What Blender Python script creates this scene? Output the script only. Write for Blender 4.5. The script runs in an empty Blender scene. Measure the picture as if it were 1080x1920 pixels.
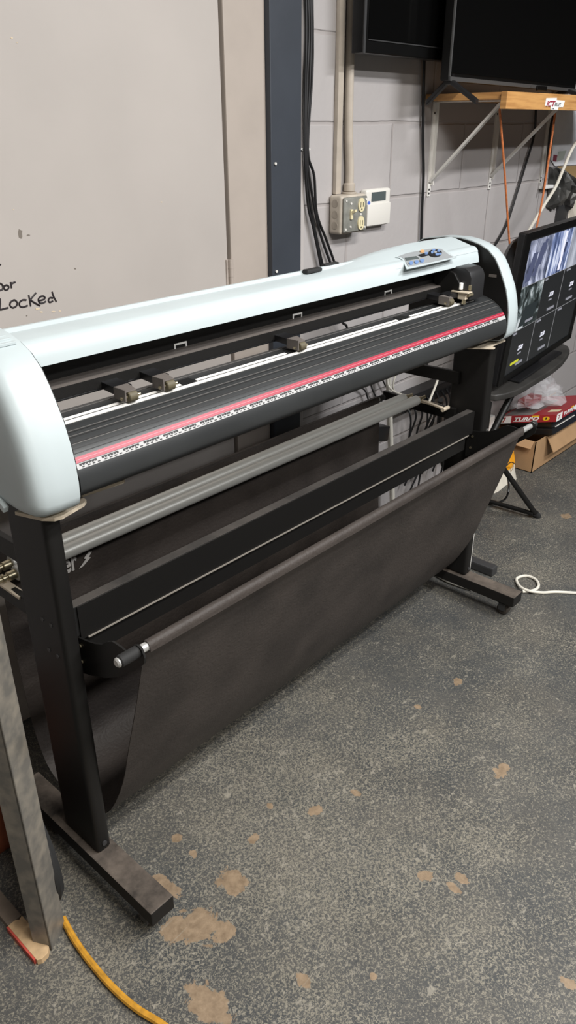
import bpy, bmesh, math, random
from mathutils import Vector, Matrix
random.seed(7)
C = bpy.context.scene.collection
scene = bpy.context.scene

# ------------------------------------------------------------------ camera
F, YAW, PITCH, ROLL, H = 1433.14, 0.83615, 0.46912, -0.00319, 1.5
cy, sy, cp, sp, cr, sr = math.cos(YAW), math.sin(YAW), math.cos(PITCH), math.sin(PITCH), math.cos(ROLL), math.sin(ROLL)
fw = Vector((sy*cp, cy*cp, -sp)); r0 = Vector((cy, -sy, 0)); u0 = r0.cross(fw)
rt = cr*r0 + sr*u0; up = -sr*r0 + cr*u0
cam = bpy.data.cameras.new('camera'); co = bpy.data.objects.new('camera', cam); C.objects.link(co)
m3 = Matrix((rt, up, -fw)).transposed()
co.matrix_world = Matrix.Translation((0, 0, H)) @ m3.to_4x4()
cam.sensor_fit = 'VERTICAL'; cam.sensor_height = 24.0
cam.lens = F/1920*24.0; cam.clip_start = 0.02
scene.camera = co

def at(px, py, ax, v):
    """point of a known plane (axis ax = value v) seen at a pixel of the photograph"""
    d = rt*((px-540)/F) + up*((960-py)/F) + fw
    o = Vector((0, 0, H)); t = (v-o[ax])/d[ax]
    return o + d*t

# ------------------------------------------------------------------ materials
def mat(name, col, rough=0.5, metal=0.0, spec=0.5, noise=0.0, nscale=20, bump=0.0, bscale=200, col2=None, coat=0.0):
    m = bpy.data.materials.new(name); m.use_nodes = True
    nt = m.node_tree; b = nt.nodes['Principled BSDF']
    b.inputs['Base Color'].default_value = (*col, 1); b.inputs['Roughness'].default_value = rough
    b.inputs['Metallic'].default_value = metal; b.inputs['Specular IOR Level'].default_value = spec
    b.inputs['Coat Weight'].default_value = coat
    if noise or bump:
        tc = nt.nodes.new('ShaderNodeTexCoord')
    if noise:
        n = nt.nodes.new('ShaderNodeTexNoise'); n.inputs['Scale'].default_value = nscale; n.inputs['Detail'].default_value = 6
        nt.links.new(tc.outputs['Object'], n.inputs['Vector'])
        mx = nt.nodes.new('ShaderNodeMix'); mx.data_type = 'RGBA'
        c2 = col2 or tuple(max(0, c*(1-noise)) for c in col)
        mx.inputs['A'].default_value = (*col, 1); mx.inputs['B'].default_value = (*c2, 1)
        cr_ = nt.nodes.new('ShaderNodeValToRGB'); cr_.color_ramp.elements[0].position = .4; cr_.color_ramp.elements[1].position = .7
        nt.links.new(n.outputs['Fac'], cr_.inputs['Fac']); nt.links.new(cr_.outputs['Color'], mx.inputs['Factor'])
        nt.links.new(mx.outputs['Result'], b.inputs['Base Color'])
    if bump:
        n2 = nt.nodes.new('ShaderNodeTexNoise'); n2.inputs['Scale'].default_value = bscale; n2.inputs['Detail'].default_value = 4
        nt.links.new(tc.outputs['Object'], n2.inputs['Vector'])
        bp = nt.nodes.new('ShaderNodeBump'); bp.inputs['Strength'].default_value = bump; bp.inputs['Distance'].default_value = .002
        nt.links.new(n2.outputs['Fac'], bp.inputs['Height']); nt.links.new(bp.outputs['Normal'], b.inputs['Normal'])
    return m

def emis(name, col, s=1.0):
    m = mat(name, (0.01, 0.01, 0.01), .15)
    b = m.node_tree.nodes['Principled BSDF']
    b.inputs['Emission Color'].default_value = (*col, 1); b.inputs['Emission Strength'].default_value = s
    return m

M = {}
M['white_plastic'] = mat('white_plastic', (.485, .55, .565), .40, noise=.06, nscale=6)
M['black_paint'] = mat('black_paint', (.0075, .007, .0065), .5, spec=.35, bump=.08, bscale=600)
M['black_dusty'] = mat('black_dusty', (.018, .016, .014), .7, spec=.3, noise=1, nscale=9, col2=(.075, .06, .048))
M['foot_dust'] = mat('foot_dust', (.02, .018, .016), .7, spec=.3, noise=1, nscale=7, col2=(.15, .12, .095))
def dusty(name, col, dust, lo, hi, nscale):
    m = mat(name, col, .7, spec=.3); nt = m.node_tree; b = nt.nodes['Principled BSDF']; N = nt.nodes.new; L = nt.links.new
    g = N('ShaderNodeNewGeometry'); sx = N('ShaderNodeSeparateXYZ'); L(g.outputs['Normal'], sx.inputs[0])
    r1 = N('ShaderNodeMapRange'); r1.inputs['From Min'].default_value = .3; r1.inputs['From Max'].default_value = .9; L(sx.outputs['Z'], r1.inputs['Value'])
    tc = N('ShaderNodeTexCoord'); n = N('ShaderNodeTexNoise'); n.inputs['Scale'].default_value = nscale; n.inputs['Detail'].default_value = 7; n.inputs['Roughness'].default_value = .65; L(tc.outputs['Object'], n.inputs['Vector'])
    r2 = N('ShaderNodeMapRange'); r2.inputs['From Min'].default_value = lo; r2.inputs['From Max'].default_value = hi; L(n.outputs['Fac'], r2.inputs['Value'])
    mu = N('ShaderNodeMath'); mu.operation = 'MULTIPLY'; L(r1.outputs[0], mu.inputs[0]); L(r2.outputs[0], mu.inputs[1])
    mx = N('ShaderNodeMix'); mx.data_type = 'RGBA'; mx.inputs['A'].default_value = (*col, 1); mx.inputs['B'].default_value = (*dust, 1); L(mu.outputs[0], mx.inputs['Factor']); L(mx.outputs['Result'], b.inputs['Base Color'])
    return m
M['foot_dust'] = dusty('foot_dust_top', (.010, .009, .008), (.135, .11, .09), .28, .66, 12)
M['beam_dust'] = dusty('beam_dust_top', (.009, .009, .009), (.055, .049, .044), .2, .6, 6)
M['black_plastic'] = mat('black_plastic', (.010, .010, .011), .38)
M['carriage_grey'] = mat('carriage_grey', (.020, .020, .021), .4)
M['rail'] = mat('rail', (.13, .115, .105), .45)
M['rubber'] = mat('rubber', (.012, .012, .012), .75)
M['platen'] = mat('platen', (.030, .032, .033), .38, spec=.5, noise=.2, nscale=5)
M['ridge'] = mat('ridge', (.13, .125, .12), .4)
M['groove'] = mat('groove', (.006, .006, .006), .6)
M['strip_white'] = mat('strip_white', (.80, .79, .76), .45)
M['red'] = mat('red', (.33, .018, .042), .4)
M['pinkline'] = mat('pinkline', (.55, .16, .20), .4)
M['ruler'] = mat('ruler', (.42, .42, .42), .5)
M['ink'] = mat('ink', (.012, .012, .012), .5)
M['steel'] = mat('steel', (.66, .66, .64), .36, metal=.6, noise=.12, nscale=8)
M['roller_alu'] = mat('roller_alu', (.52, .52, .49), .42, metal=.35)
M['brass'] = mat('brass', (.50, .44, .30), .35, metal=.9)
M['tan_steel'] = mat('tan_steel', (.66, .57, .44), .45, metal=.1, noise=.2, nscale=30)
M['caster_dirty'] = mat('caster_dirty', (.06, .05, .042), .75, noise=.5, nscale=40)
M['bar_edge'] = mat('bar_edge', (.33, .30, .26), .4, metal=.3)
M['cloth'] = mat('cloth', (.050, .041, .036), .6, spec=.35, noise=.40, nscale=7, bump=.7, bscale=140)
M['cloth_letter'] = mat('cloth_letter', (.62, .60, .58), .6)
M['panel_grey'] = mat('panel_grey', (.30, .32, .33), .4)
M['lcd'] = mat('lcd', (.09, .11, .11), .25)
M['btn_blue'] = mat('btn_blue', (.16, .26, .48), .4)
M['btn_orange'] = mat('btn_orange', (.62, .36, .16), .4)
M['white'] = mat('white', (.86, .86, .84), .5)
M['wire_red'] = mat('wire_red', (.45, .05, .04), .4)
M['cable_black'] = mat('cable_black', (.010, .010, .011), .45)
M['cable_white'] = mat('cable_white', (.66, .63, .55), .5)
M['cord_yellow'] = mat('cord_yellow', (.55, .27, .025), .55, noise=.35, nscale=60)
M['cord_orange'] = mat('cord_orange', (.62, .19, .06), .6, noise=.4, nscale=90)
M['door'] = mat('door', (.47, .432, .402), .50, noise=.10, nscale=2.2, bump=.06, bscale=60)
M['frame_paint'] = mat('frame_paint', (.43, .375, .33), .5, noise=.08, nscale=8, bump=.1, bscale=40)
M['trim_light'] = mat('trim_light', (.47, .44, .425), .5, noise=.05, nscale=10)
M['blue_grey'] = mat('blue_grey', (.040, .047, .060), .5, noise=.15, nscale=7, bump=.1, bscale=60)
M['marker'] = mat('marker', (.02, .015, .018), .5)
M['smudge'] = mat('smudge', (.19, .165, .14), .7)
M['chip'] = mat('chip', (.66, .55, .40), .7)
M['outlet_metal'] = mat('outlet_metal', (.30, .30, .27), .45, metal=.25, noise=.25, nscale=40)
M['outlet_paint'] = mat('outlet_paint', (.55, .49, .41), .5, noise=.25, nscale=25)
M['knock'] = mat('knock', (.40, .35, .29), .5, noise=.2, nscale=30)
M['conduit'] = mat('conduit', (.50, .44, .37), .5, noise=.18, nscale=18)
M['ivory'] = mat('ivory', (.74, .66, .42), .4)
M['keypad'] = mat('keypad', (.72, .70, .65), .45)
M['blue_logo'] = mat('blue_logo', (.08, .16, .60), .4)
M['tv_screen'] = mat('tv_screen', (.003, .003, .003), .10, spec=.22)
M['tv_frame'] = mat('tv_frame', (.004, .004, .004), .3, spec=.35)
M['tv_frame_grey'] = mat('tv_frame_grey', (.07, .07, .07), .4)
M['galv'] = mat('galv', (.74, .72, .68), .5)
M['cardboard'] = mat('cardboard', (.40, .245, .125), .75, noise=.10, nscale=15)
M['card_in'] = mat('card_in', (.30, .18, .09), .8)
M['box_red'] = mat('box_red', (.32, .018, .025), .45)
M['box_grey'] = mat('box_grey', (.20, .18, .17), .55)
M['yellow'] = mat('yellow', (.80, .48, .02), .5)
M['orange_bag'] = mat('orange_bag', (.85, .36, .015), .5, noise=.25, nscale=25)
M['bag_white'] = mat('bag_white', (.66, .61, .52), .6, noise=.12, nscale=20)
M['blue_plastic'] = mat('blue_plastic', (.03, .17, .50), .4)
M['paper'] = mat('paper', (.80, .81, .84), .6, noise=.12, nscale=10)
M['foil'] = mat('foil', (.13, .13, .125), .28, metal=.5, noise=1, nscale=14, col2=(.012, .012, .012))
M['gunk'] = mat('gunk', (.36, .24, .11), .7)
M['leg_steel'] = mat('leg_steel', (.17, .16, .142), .42, metal=.3, noise=1, nscale=34, col2=(.29, .26, .215))
M['wood_light'] = mat('wood_light', (.52, .36, .20), .7, noise=.3, nscale=40)
M['wood_dark'] = mat('wood_dark', (.14, .11, .085), .75, noise=.3, nscale=20)
M['red_paint'] = mat('red_paint', (.42, .06, .04), .6)
M['rust_wood'] = mat('rust_wood', (.26, .07, .03), .7, noise=.4, nscale=30)
M['dark_grey'] = mat('dark_grey', (.035, .035, .036), .5)
M['tray'] = mat('tray', (.040, .038, .035), .5, noise=.4, nscale=10)

# clear film for the plastic bag
m = mat('clear_film', (.75, .75, .77), .12); b = m.node_tree.nodes['Principled BSDF']
b.inputs['Alpha'].default_value = .30; M['film'] = m

# plywood with grain
m = bpy.data.materials.new('plywood'); m.use_nodes = True; nt = m.node_tree; b = nt.nodes['Principled BSDF']
tc = nt.nodes.new('ShaderNodeTexCoord'); mp = nt.nodes.new('ShaderNodeMapping'); mp.inputs['Scale'].default_value = (3, 3, 40)
n = nt.nodes.new('ShaderNodeTexNoise'); n.inputs['Scale'].default_value = 2.5; n.inputs['Detail'].default_value = 5
rp = nt.nodes.new('ShaderNodeValToRGB'); rp.color_ramp.elements[0].color = (.60, .32, .11, 1); rp.color_ramp.elements[1].color = (.40, .19, .06, 1)
rp.color_ramp.elements[0].position = .4; rp.color_ramp.elements[1].position = .72
nt.links.new(tc.outputs['Object'], mp.inputs['Vector']); nt.links.new(mp.outputs['Vector'], n.inputs['Vector'])
nt.links.new(n.outputs['Fac'], rp.inputs['Fac']); nt.links.new(rp.outputs['Color'], b.inputs['Base Color']); b.inputs['Roughness'].default_value = .5
M['plywood'] = m

# painted concrete block wall
def wall_mat():
    m = bpy.data.materials.new('painted_block'); m.use_nodes = True; nt = m.node_tree; b = nt.nodes['Principled BSDF']
    N = nt.nodes.new; L = nt.links.new
    tc = N('ShaderNodeNewGeometry'); sx = N('ShaderNodeSeparateXYZ'); cx = N('ShaderNodeCombineXYZ')
    L(tc.outputs['Position'], sx.inputs[0])
    a1 = N('ShaderNodeMath'); a1.operation = 'SUBTRACT'; a1.inputs[1].default_value = 2.374; L(sx.outputs['X'], a1.inputs[0])
    a2 = N('ShaderNodeMath'); a2.operation = 'SUBTRACT'; a2.inputs[1].default_value = 1.045; L(sx.outputs['Z'], a2.inputs[0])
    L(a1.outputs[0], cx.inputs[0]); L(a2.outputs[0], cx.inputs[1])
    nw = N('ShaderNodeTexNoise'); nw.inputs['Scale'].default_value = 9; L(cx.outputs[0], nw.inputs['Vector'])
    mxv = N('ShaderNodeVectorMath'); mxv.operation = 'MULTIPLY_ADD'; mxv.inputs[1].default_value = (.010, .010, 0); L(nw.outputs['Color'], mxv.inputs[0]); L(cx.outputs[0], mxv.inputs[2])
    br = N('ShaderNodeTexBrick'); br.offset = .5; br.inputs['Scale'].default_value = 1; br.inputs['Brick Width'].default_value = .471
    br.inputs['Row Height'].default_value = .232; br.inputs['Mortar Size'].default_value = .007; br.inputs['Mortar Smooth'].default_value = .6
    br.inputs['Color1'].default_value = (1, 1, 1, 1); br.inputs['Color2'].default_value = (.97, .97, .97, 1); br.inputs['Mortar'].default_value = (.9, .88, .87, 1)
    L(mxv.outputs[0], br.inputs['Vector'])
    n1 = N('ShaderNodeTexNoise'); n1.inputs['Scale'].default_value = 2.5; n1.inputs['Detail'].default_value = 5; L(tc.outputs['Position'], n1.inputs['Vector'])
    rp = N('ShaderNodeValToRGB'); rp.color_ramp.elements[0].color = (.405, .382, .376, 1); rp.color_ramp.elements[1].color = (.455, .430, .424, 1); L(n1.outputs['Fac'], rp.inputs['Fac'])
    mu = N('ShaderNodeMix'); mu.data_type = 'RGBA'; mu.blend_type = 'MULTIPLY'; mu.inputs['Factor'].default_value = 1
    L(rp.outputs['Color'], mu.inputs['A']); L(br.outputs['Color'], mu.inputs['B']); L(mu.outputs['Result'], b.inputs['Base Color'])
    n2 = N('ShaderNodeTexNoise'); n2.inputs['Scale'].default_value = 70; n2.inputs['Detail'].default_value = 6; L(tc.outputs['Position'], n2.inputs['Vector'])
    n3 = N('ShaderNodeTexNoise'); n3.inputs['Scale'].default_value = 7; L(tc.outputs['Position'], n3.inputs['Vector'])
    sb = N('ShaderNodeMath'); sb.operation = 'MULTIPLY_ADD'; sb.inputs[1].default_value = -1.0
    L(br.outputs['Fac'], sb.inputs[0])
    s2 = N('ShaderNodeMath'); s2.operation = 'MULTIPLY_ADD'; s2.inputs[1].default_value = .22; L(n2.outputs['Fac'], s2.inputs[0]); L(n3.outputs['Fac'], s2.inputs[2])
    L(s2.outputs[0], sb.inputs[2])
    bp = N('ShaderNodeBump'); bp.inputs['Strength'].default_value = .65; bp.inputs['Distance'].default_value = .005; L(sb.outputs[0], bp.inputs['Height']); L(bp.outputs['Normal'], b.inputs['Normal'])
    b.inputs['Roughness'].default_value = .5
    return m
M['wall'] = wall_mat()

def floor_mat():
    m = bpy.data.materials.new('worn_painted_concrete'); m.use_nodes = True; nt = m.node_tree; b = nt.nodes['Principled BSDF']
    N = nt.nodes.new; L = nt.links.new
    tc = N('ShaderNodeNewGeometry'); V = tc.outputs['Position']
    def noise(s, d=6, r=.6, dist=0.0):
        n = N('ShaderNodeTexNoise'); n.inputs['Scale'].default_value = s; n.inputs['Detail'].default_value = d; n.inputs['Roughness'].default_value = r
        n.inputs['Distortion'].default_value = dist; L(V, n.inputs['Vector']); return n.outputs['Fac']
    def ramp(f, p0, p1, c0=(0, 0, 0, 1), c1=(1, 1, 1, 1)):
        r = N('ShaderNodeValToRGB'); r.color_ramp.elements[0].position = p0; r.color_ramp.elements[1].position = p1
        r.color_ramp.elements[0].color = c0; r.color_ramp.elements[1].color = c1; L(f, r.inputs['Fac']); return r.outputs['Color']
    def mix(f, a, bb, mode='MIX'):
        x = N('ShaderNodeMix'); x.data_type = 'RGBA'; x.blend_type = mode
        for k, s in (('A', a), ('B', bb), ('Factor', f)):
            if isinstance(s, (tuple, float)): x.inputs[k].default_value = s
            else: L(s, x.inputs[k])
        return x.outputs['Result']
    def mul(a, bb):
        x = N('ShaderNodeMath'); x.operation = 'MULTIPLY'
        for i, s in enumerate((a, bb)):
            if isinstance(s, float): x.inputs[i].default_value = s
            else: L(s, x.inputs[i])
        return x.outputs[0]
    base = ramp(noise(2.2, 5), .32, .68, (.036, .039, .041, 1), (.066, .067, .064, 1))
    base = mix(mul(ramp(noise(4, 8, .7), .40, .70), .5), base, (.125, .112, .092, 1))          # dry dirt film
    base = mix(mul(ramp(noise(120, 4, .7), .55, .62), .55), base, (.020, .023, .027, 1))
    def near(c, r):        # 1 inside a traffic-worn zone, fading out
        d = N('ShaderNodeVectorMath'); d.operation = 'DISTANCE'; L(V, d.inputs[0]); d.inputs[1].default_value = c
        m_ = N('ShaderNodeMapRange'); m_.inputs['From Min'].default_value = r; m_.inputs['From Max'].default_value = r*.2; L(d.outputs['Value'], m_.inputs['Value']); return m_.outputs[0]
    dens = N('ShaderNodeMath'); dens.operation = 'MULTIPLY_ADD'; dens.use_clamp = True
    L(near((.95, .85, 0), .75), dens.inputs[0]); dens.inputs[1].default_value = .55
    L(ramp(noise(3.4, 6, .65), .25, .75), dens.inputs[2])
    # flecks of bare concrete through the paint: threshold follows the wear
    th = N('ShaderNodeMath'); th.operation = 'MULTIPLY_ADD'; th.inputs[1].default_value = .11; L(dens.outputs[0], th.inputs[0]); L(noise(190, 5, .75, .9), th.inputs[2])
    base = mix(mul(ramp(th.outputs[0], .585, .66), .78), base, (.25, .228, .178, 1))
    th2 = N('ShaderNodeMath'); th2.operation = 'MULTIPLY_ADD'; th2.inputs[1].default_value = .06; L(dens.outputs[0], th2.inputs[0]); L(noise(45, 6, .75, 1.2), th2.inputs[2])
    base = mix(mul(ramp(th2.outputs[0], .63, .67), .6), base, (.30, .275, .225, 1))
    # worn-through tan patches, each with its own ragged outline
    wob = noise(38, 7, .65, .4)
    wsm = N('ShaderNodeMath'); wsm.operation = 'MULTIPLY_ADD'; wsm.inputs[1].default_value = 2.4; wsm.inputs[2].default_value = -1.2; L(wob, wsm.inputs[0])
    acc = None
    for px, py, rx, ry in ((308,1662,.020,.034), (436,1652,.030,.026), (372,1735,.042,.036), (330,1742,.034,.024), (420,1745,.022,.020), (395,1885,.030,.045), (592,1519,.022,.010), (796,1641,.016,.012), (850,1664,.010,.016), (866,1648,.012,.014), (571,1838,.015,.012), (332,1571,.013,.009), (476,1572,.014,.009), (668,1487,.009,.012), (1066,1843,.012,.015), (940,1445,.026,.014), (858,1278,.018,.010), (783,1325,.010,.008), (700,1830,.009,.007), (362,1600,.008,.010), (505,1510,.008,.008), (1062,968,.030,.016), (60,1745,.03,.02)):
        c = at(px, py, 2, 0)
        sv = N('ShaderNodeVectorMath'); sv.operation = 'SUBTRACT'; L(V, sv.inputs[0]); sv.inputs[1].default_value = c
        # long axis across the view direction of the photograph's patch
        mpn = N('ShaderNodeMapping'); mpn.inputs['Rotation'].default_value = (0, 0, YAW); mpn.inputs['Scale'].default_value = (1/rx, 1/(ry*1.3), 1); L(sv.outputs[0], mpn.inputs['Vector'])
        ln = N('ShaderNodeVectorMath'); ln.operation = 'LENGTH'; L(mpn.outputs[0], ln.inputs[0])
        ad = N('ShaderNodeMath'); ad.operation = 'ADD'; L(ln.outputs['Value'], ad.inputs[0]); L(wsm.outputs[0], ad.inputs[1])
        if acc is None: acc = ad.outputs[0]
        else:
            mn = N('ShaderNodeMath'); mn.operation = 'MINIMUM'; L(acc, mn.inputs[0]); L(ad.outputs[0], mn.inputs[1]); acc = mn.outputs[0]
    inside = ramp(acc, .92, 1.0, (1, 1, 1, 1), (0, 0, 0, 1))
    base = mix(mul(inside, .9), base, mix(ramp(noise(55, 5), .35, .65), (.185, .128, .078, 1), (.285, .205, .13, 1)))
    # pale scuffs
    mp = N('ShaderNodeMapping'); mp.inputs['Rotation'].default_value = (0, 0, .9); mp.inputs['Scale'].default_value = (7, 45, 7); L(V, mp.inputs['Vector'])
    n = N('ShaderNodeTexNoise'); n.inputs['Scale'].default_value = 1.2; n.inputs['Detail'].default_value = 6; n.inputs['Distortion'].default_value = 2.2; L(mp.outputs[0], n.inputs['Vector'])
    base = mix(mul(mul(ramp(n.outputs['Fac'], .64, .70), ramp(noise(2.7, 3), .5, .6)), .5), base, (.30, .275, .22, 1))
    L(base, b.inputs['Base Color'])
    rr = ramp(noise(6, 5), .3, .7, (.42, .42, .42, 1), (.7, .7, .7, 1)); L(rr, b.inputs['Roughness'])
    bp = N('ShaderNodeBump'); bp.inputs['Strength'].default_value = .25; bp.inputs['Distance'].default_value = .002
    L(noise(70, 6, .7), bp.inputs['Height']); L(bp.outputs['Normal'], b.inputs['Normal'])
    b.inputs['Specular IOR Level'].default_value = .4
    return m
M['floor'] = floor_mat()
M['dark_wall'] = mat('dark_wall', (.02, .019, .018), .8)

# ------------------------------------------------------------------ mesh helpers
def world_loc(o):
    v = Vector((0, 0, 0))
    while o: v = v + o.location; o = o.parent
    return v

CUT = dict(on=False)
S, DZ = .972, 1.5*(1-.972)          # the cutter was laid out in its own units: metres = S*units, lifted DZ by its casters
def P(v):
    v = Vector(v)
    return Vector((v.x*S, v.y*S, v.z*S+DZ)) if CUT['on'] else v

class MB:
    def __init__(s): s.bm = bmesh.new()
    def box(s, x0, x1, y0, y1, z0, z1, bev=0.0, seg=2):
        t = bmesh.new()
        vs = [t.verts.new((x, y, z)) for x in (x0, x1) for y in (y0, y1) for z in (z0, z1)]
        for f in ((0,1,3,2), (4,6,7,5), (0,4,5,1), (2,3,7,6), (0,2,6,4), (1,5,7,3)): t.faces.new([vs[i] for i in f])
        if bev: bmesh.ops.bevel(t, geom=t.edges[:], offset=bev, segments=seg, affect='EDGES', profile=.6)
        s._add(t); return s
    def _add(s, t, mtx=None):
        if mtx: bmesh.ops.transform(t, matrix=mtx, verts=t.verts[:])
        me = bpy.data.meshes.new('tmp'); bmesh.ops.recalc_face_normals(t, faces=t.faces[:]); t.to_mesh(me); t.free()
        s.bm.from_mesh(me); bpy.data.meshes.remove(me)
    def obox(s, o, ax, ay, az, bev=0.0):
        """box from corner o along three edge vectors"""
        t = bmesh.new(); o, ax, ay, az = map(Vector, (o, ax, ay, az))
        vs = [t.verts.new(o + ax*i + ay*j + az*k) for i in (0,1) for j in (0,1) for k in (0,1)]
        for f in ((0,1,3,2), (4,6,7,5), (0,4,5,1), (2,3,7,6), (0,2,6,4), (1,5,7,3)): t.faces.new([vs[i] for i in f])
        if bev: bmesh.ops.bevel(t, geom=t.edges[:], offset=bev, segments=2, affect='EDGES', profile=.6)
        s._add(t); return s
    def prism(s, pts, ax, t0, t1, bev=0.0, seg=2):
        """polygon extruded along axis ax"""
        t = bmesh.new()
        def mk(p, q):
            return {0: (q, p[0], p[1]), 1: (p[0], q, p[1]), 2: (p[0], p[1], q)}[ax]
        a = [t.verts.new(mk(p, t0)) for p in pts]; b_ = [t.verts.new(mk(p, t1)) for p in pts]
        n = len(pts); t.faces.new(a); t.faces.new(b_[::-1])
        for i in range(n): t.faces.new((a[i], a[(i+1) % n], b_[(i+1) % n], b_[i]))
        if bev: 
            bmesh.ops.recalc_face_normals(t, faces=t.faces[:])
            ed = [e for e in t.edges if e.calc_face_angle(0) > .5]
            bmesh.ops.bevel(t, geom=ed, offset=bev, segments=seg, affect='EDGES', profile=.6)
        s._add(t); return s
    def poly(s, pts, n, th):
        """planar polygon in space thickened along n"""
        t = bmesh.new(); n = Vector(n)*th
        a = [t.verts.new(Vector(p)) for p in pts]; b_ = [t.verts.new(Vector(p)+n) for p in pts]
        k = len(pts); t.faces.new(a); t.faces.new(b_[::-1])
        for i in range(k): t.faces.new((a[i], a[(i+1) % k], b_[(i+1) % k], b_[i]))
        s._add(t); return s
    def tube(s, pts, r, seg=10, smooth=0, taper=None):
        pts = [Vector(p) for p in pts]
        if smooth: pts = catmull(pts, smooth)
        t = bmesh.new(); rings = []
        nrm = None
        for i, p in enumerate(pts):
            d = (pts[min(i+1, len(pts)-1)] - pts[max(i-1, 0)]).normalized()
            if nrm is None: nrm = d.orthogonal().normalized()
            else:
                nrm = (nrm - d*nrm.dot(d))
                nrm = nrm.normalized() if nrm.length > 1e-6 else d.orthogonal().normalized()
            bn = d.cross(nrm); rr = r if taper is None else r*(1+(taper-1)*i/(len(pts)-1))
            rings.append([t.verts.new(p + (nrm*math.cos(2*math.pi*k/seg) + bn*math.sin(2*math.pi*k/seg))*rr) for k in range(seg)])
        for a, b_ in zip(rings, rings[1:]):
            for k in range(seg): t.faces.new((a[k], a[(k+1) % seg], b_[(k+1) % seg], b_[k]))
        t.faces.new(rings[0][::-1]); t.faces.new(rings[-1])
        s._add(t); return s
    def cyl(s, p0, p1, r, seg=24, bev=0.0):
        p0, p1 = Vector(p0), Vector(p1)
        if not bev: return s.tube([p0, p1], r, seg)
        d = (p1-p0).normalized()
        t = bmesh.new(); n = d.orthogonal().normalized(); bn = d.cross(n); L_ = (p1-p0).length; rings = []
        for h, rr in ((0, r-bev), (bev, r), (L_-bev, r), (L_, r-bev)):
            rings.append([t.verts.new(p0 + d*h + (n*math.cos(2*math.pi*k/seg)+bn*math.sin(2*math.pi*k/seg))*rr) for k in range(seg)])
        for a, b_ in zip(rings, rings[1:]):
            for k in range(seg): t.faces.new((a[k], a[(k+1) % seg], b_[(k+1) % seg], b_[k]))
        t.faces.new(rings[0][::-1]); t.faces.new(rings[-1]); s._add(t); return s
    def ribbon(s, prof, x0, x1, th, nx=1):
        """open (y,z) profile swept along x and given a thickness along its normal"""
        t = bmesh.new(); k = len(prof); off = []
        for i in range(k):
            a = Vector(prof[max(i-1, 0)]); b_ = Vector(prof[min(i+1, k-1)]); d = (b_-a).normalized(); off.append(Vector((d.y, -d.x))*th)
        g = [[[t.verts.new((x0+(x1-x0)*j/nx, prof[i][0]+o*off[i][0], prof[i][1]+o*off[i][1])) for i in range(k)] for j in range(nx+1)] for o in (0, 1)]
        for o in (0, 1):
            for j in range(nx):
                for i in range(k-1): t.faces.new((g[o][j][i], g[o][j+1][i], g[o][j+1][i+1], g[o][j][i+1]))
        for j in range(nx):
            for i in (0, k-1): t.faces.new((g[0][j][i], g[0][j+1][i], g[1][j+1][i], g[1][j][i]))
        for i in range(k-1):
            for j in (0, nx): t.faces.new((g[0][j][i], g[0][j][i+1], g[1][j][i+1], g[1][j][i]))
        s._add(t); return s
    def build(s, name, m, parent=None, smooth=False, label=None):
        bmesh.ops.remove_doubles(s.bm, verts=s.bm.verts[:], dist=1e-6)
        me = bpy.data.meshes.new(name)
        for v in s.bm.verts: v.co = P(v.co)
        if parent: o_ = world_loc(parent)
        else:
            xs = [v.co for v in s.bm.verts]
            o_ = Vector((sum(c.x for c in xs)/len(xs), sum(c.y for c in xs)/len(xs), min(c.z for c in xs)))
        for v in s.bm.verts: v.co -= o_
        s.bm.to_mesh(me); s.bm.free()
        me.materials.append(m if not isinstance(m, str) else M[m])
        if smooth:
            for p in me.polygons: p.use_smooth = True
            try: me.set_sharp_from_angle(angle=math.radians(38))
            except Exception: pass
        ob = bpy.data.objects.new(name, me); C.objects.link(ob)
        if parent: ob.parent = parent
        else: ob.location = o_
        if label: ob['label'] = label
        return ob

def catmull(pts, n):
    out = []
    for i in range(len(pts)-1):
        p0, p1, p2, p3 = pts[max(i-1, 0)], pts[i], pts[i+1], pts[min(i+2, len(pts)-1)]
        for k in range(n):
            t = k/n
            out.append(.5*((2*p1) + (p2-p0)*t + (2*p0-5*p1+4*p2-p3)*t*t + (3*p1-p0-3*p2+p3)*t**3))
    out.append(pts[-1]); return out

def tag(o, label, cat, group=None, kind=None):
    o['label'] = label; o['category'] = cat
    if group: o['group'] = group
    if kind: o['kind'] = kind
    return o
def thing(name, loc, label, cat, group=None):
    o = bpy.data.objects.new(name, None); C.objects.link(o); o.location = P(loc); o.empty_display_size = .1
    return tag(o, label, cat, group)
def struct(o):
    o['kind'] = 'structure'; return o
def copy_tree(o, parent=None):
    c = o.copy(); C.objects.link(c); c.parent = parent
    for ch in o.children: copy_tree(ch, c)
    return c

def text_mesh(s, size, org, ud, vd, depth=.0006, shear=0.0, bold=0.0, align='LEFT', xs=1.0):
    """returns an MB with flat raised lettering, baseline start at org"""
    cu = bpy.data.curves.new('lettering', 'FONT'); cu.body = s; cu.size = size; cu.extrude = depth/2; cu.shear = shear; cu.offset = bold; cu.align_x = align
    ob = bpy.data.objects.new('lettering', cu); C.objects.link(ob)
    bpy.context.view_layer.update()
    me = bpy.data.meshes.new_from_object(ob.evaluated_get(bpy.context.evaluated_depsgraph_get()))
    bpy.data.objects.remove(ob); bpy.data.curves.remove(cu)
    ud = Vector(ud).normalized(); vd = Vector(vd).normalized(); nd = ud.cross(vd)
    mb = MB()
    for v in me.vertices: v.co = Vector(org) + ud*v.co.x*xs + vd*v.co.y + nd*(v.co.z+depth/2)
    mb.bm.from_mesh(me); bpy.data.meshes.remove(me); return mb

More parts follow.
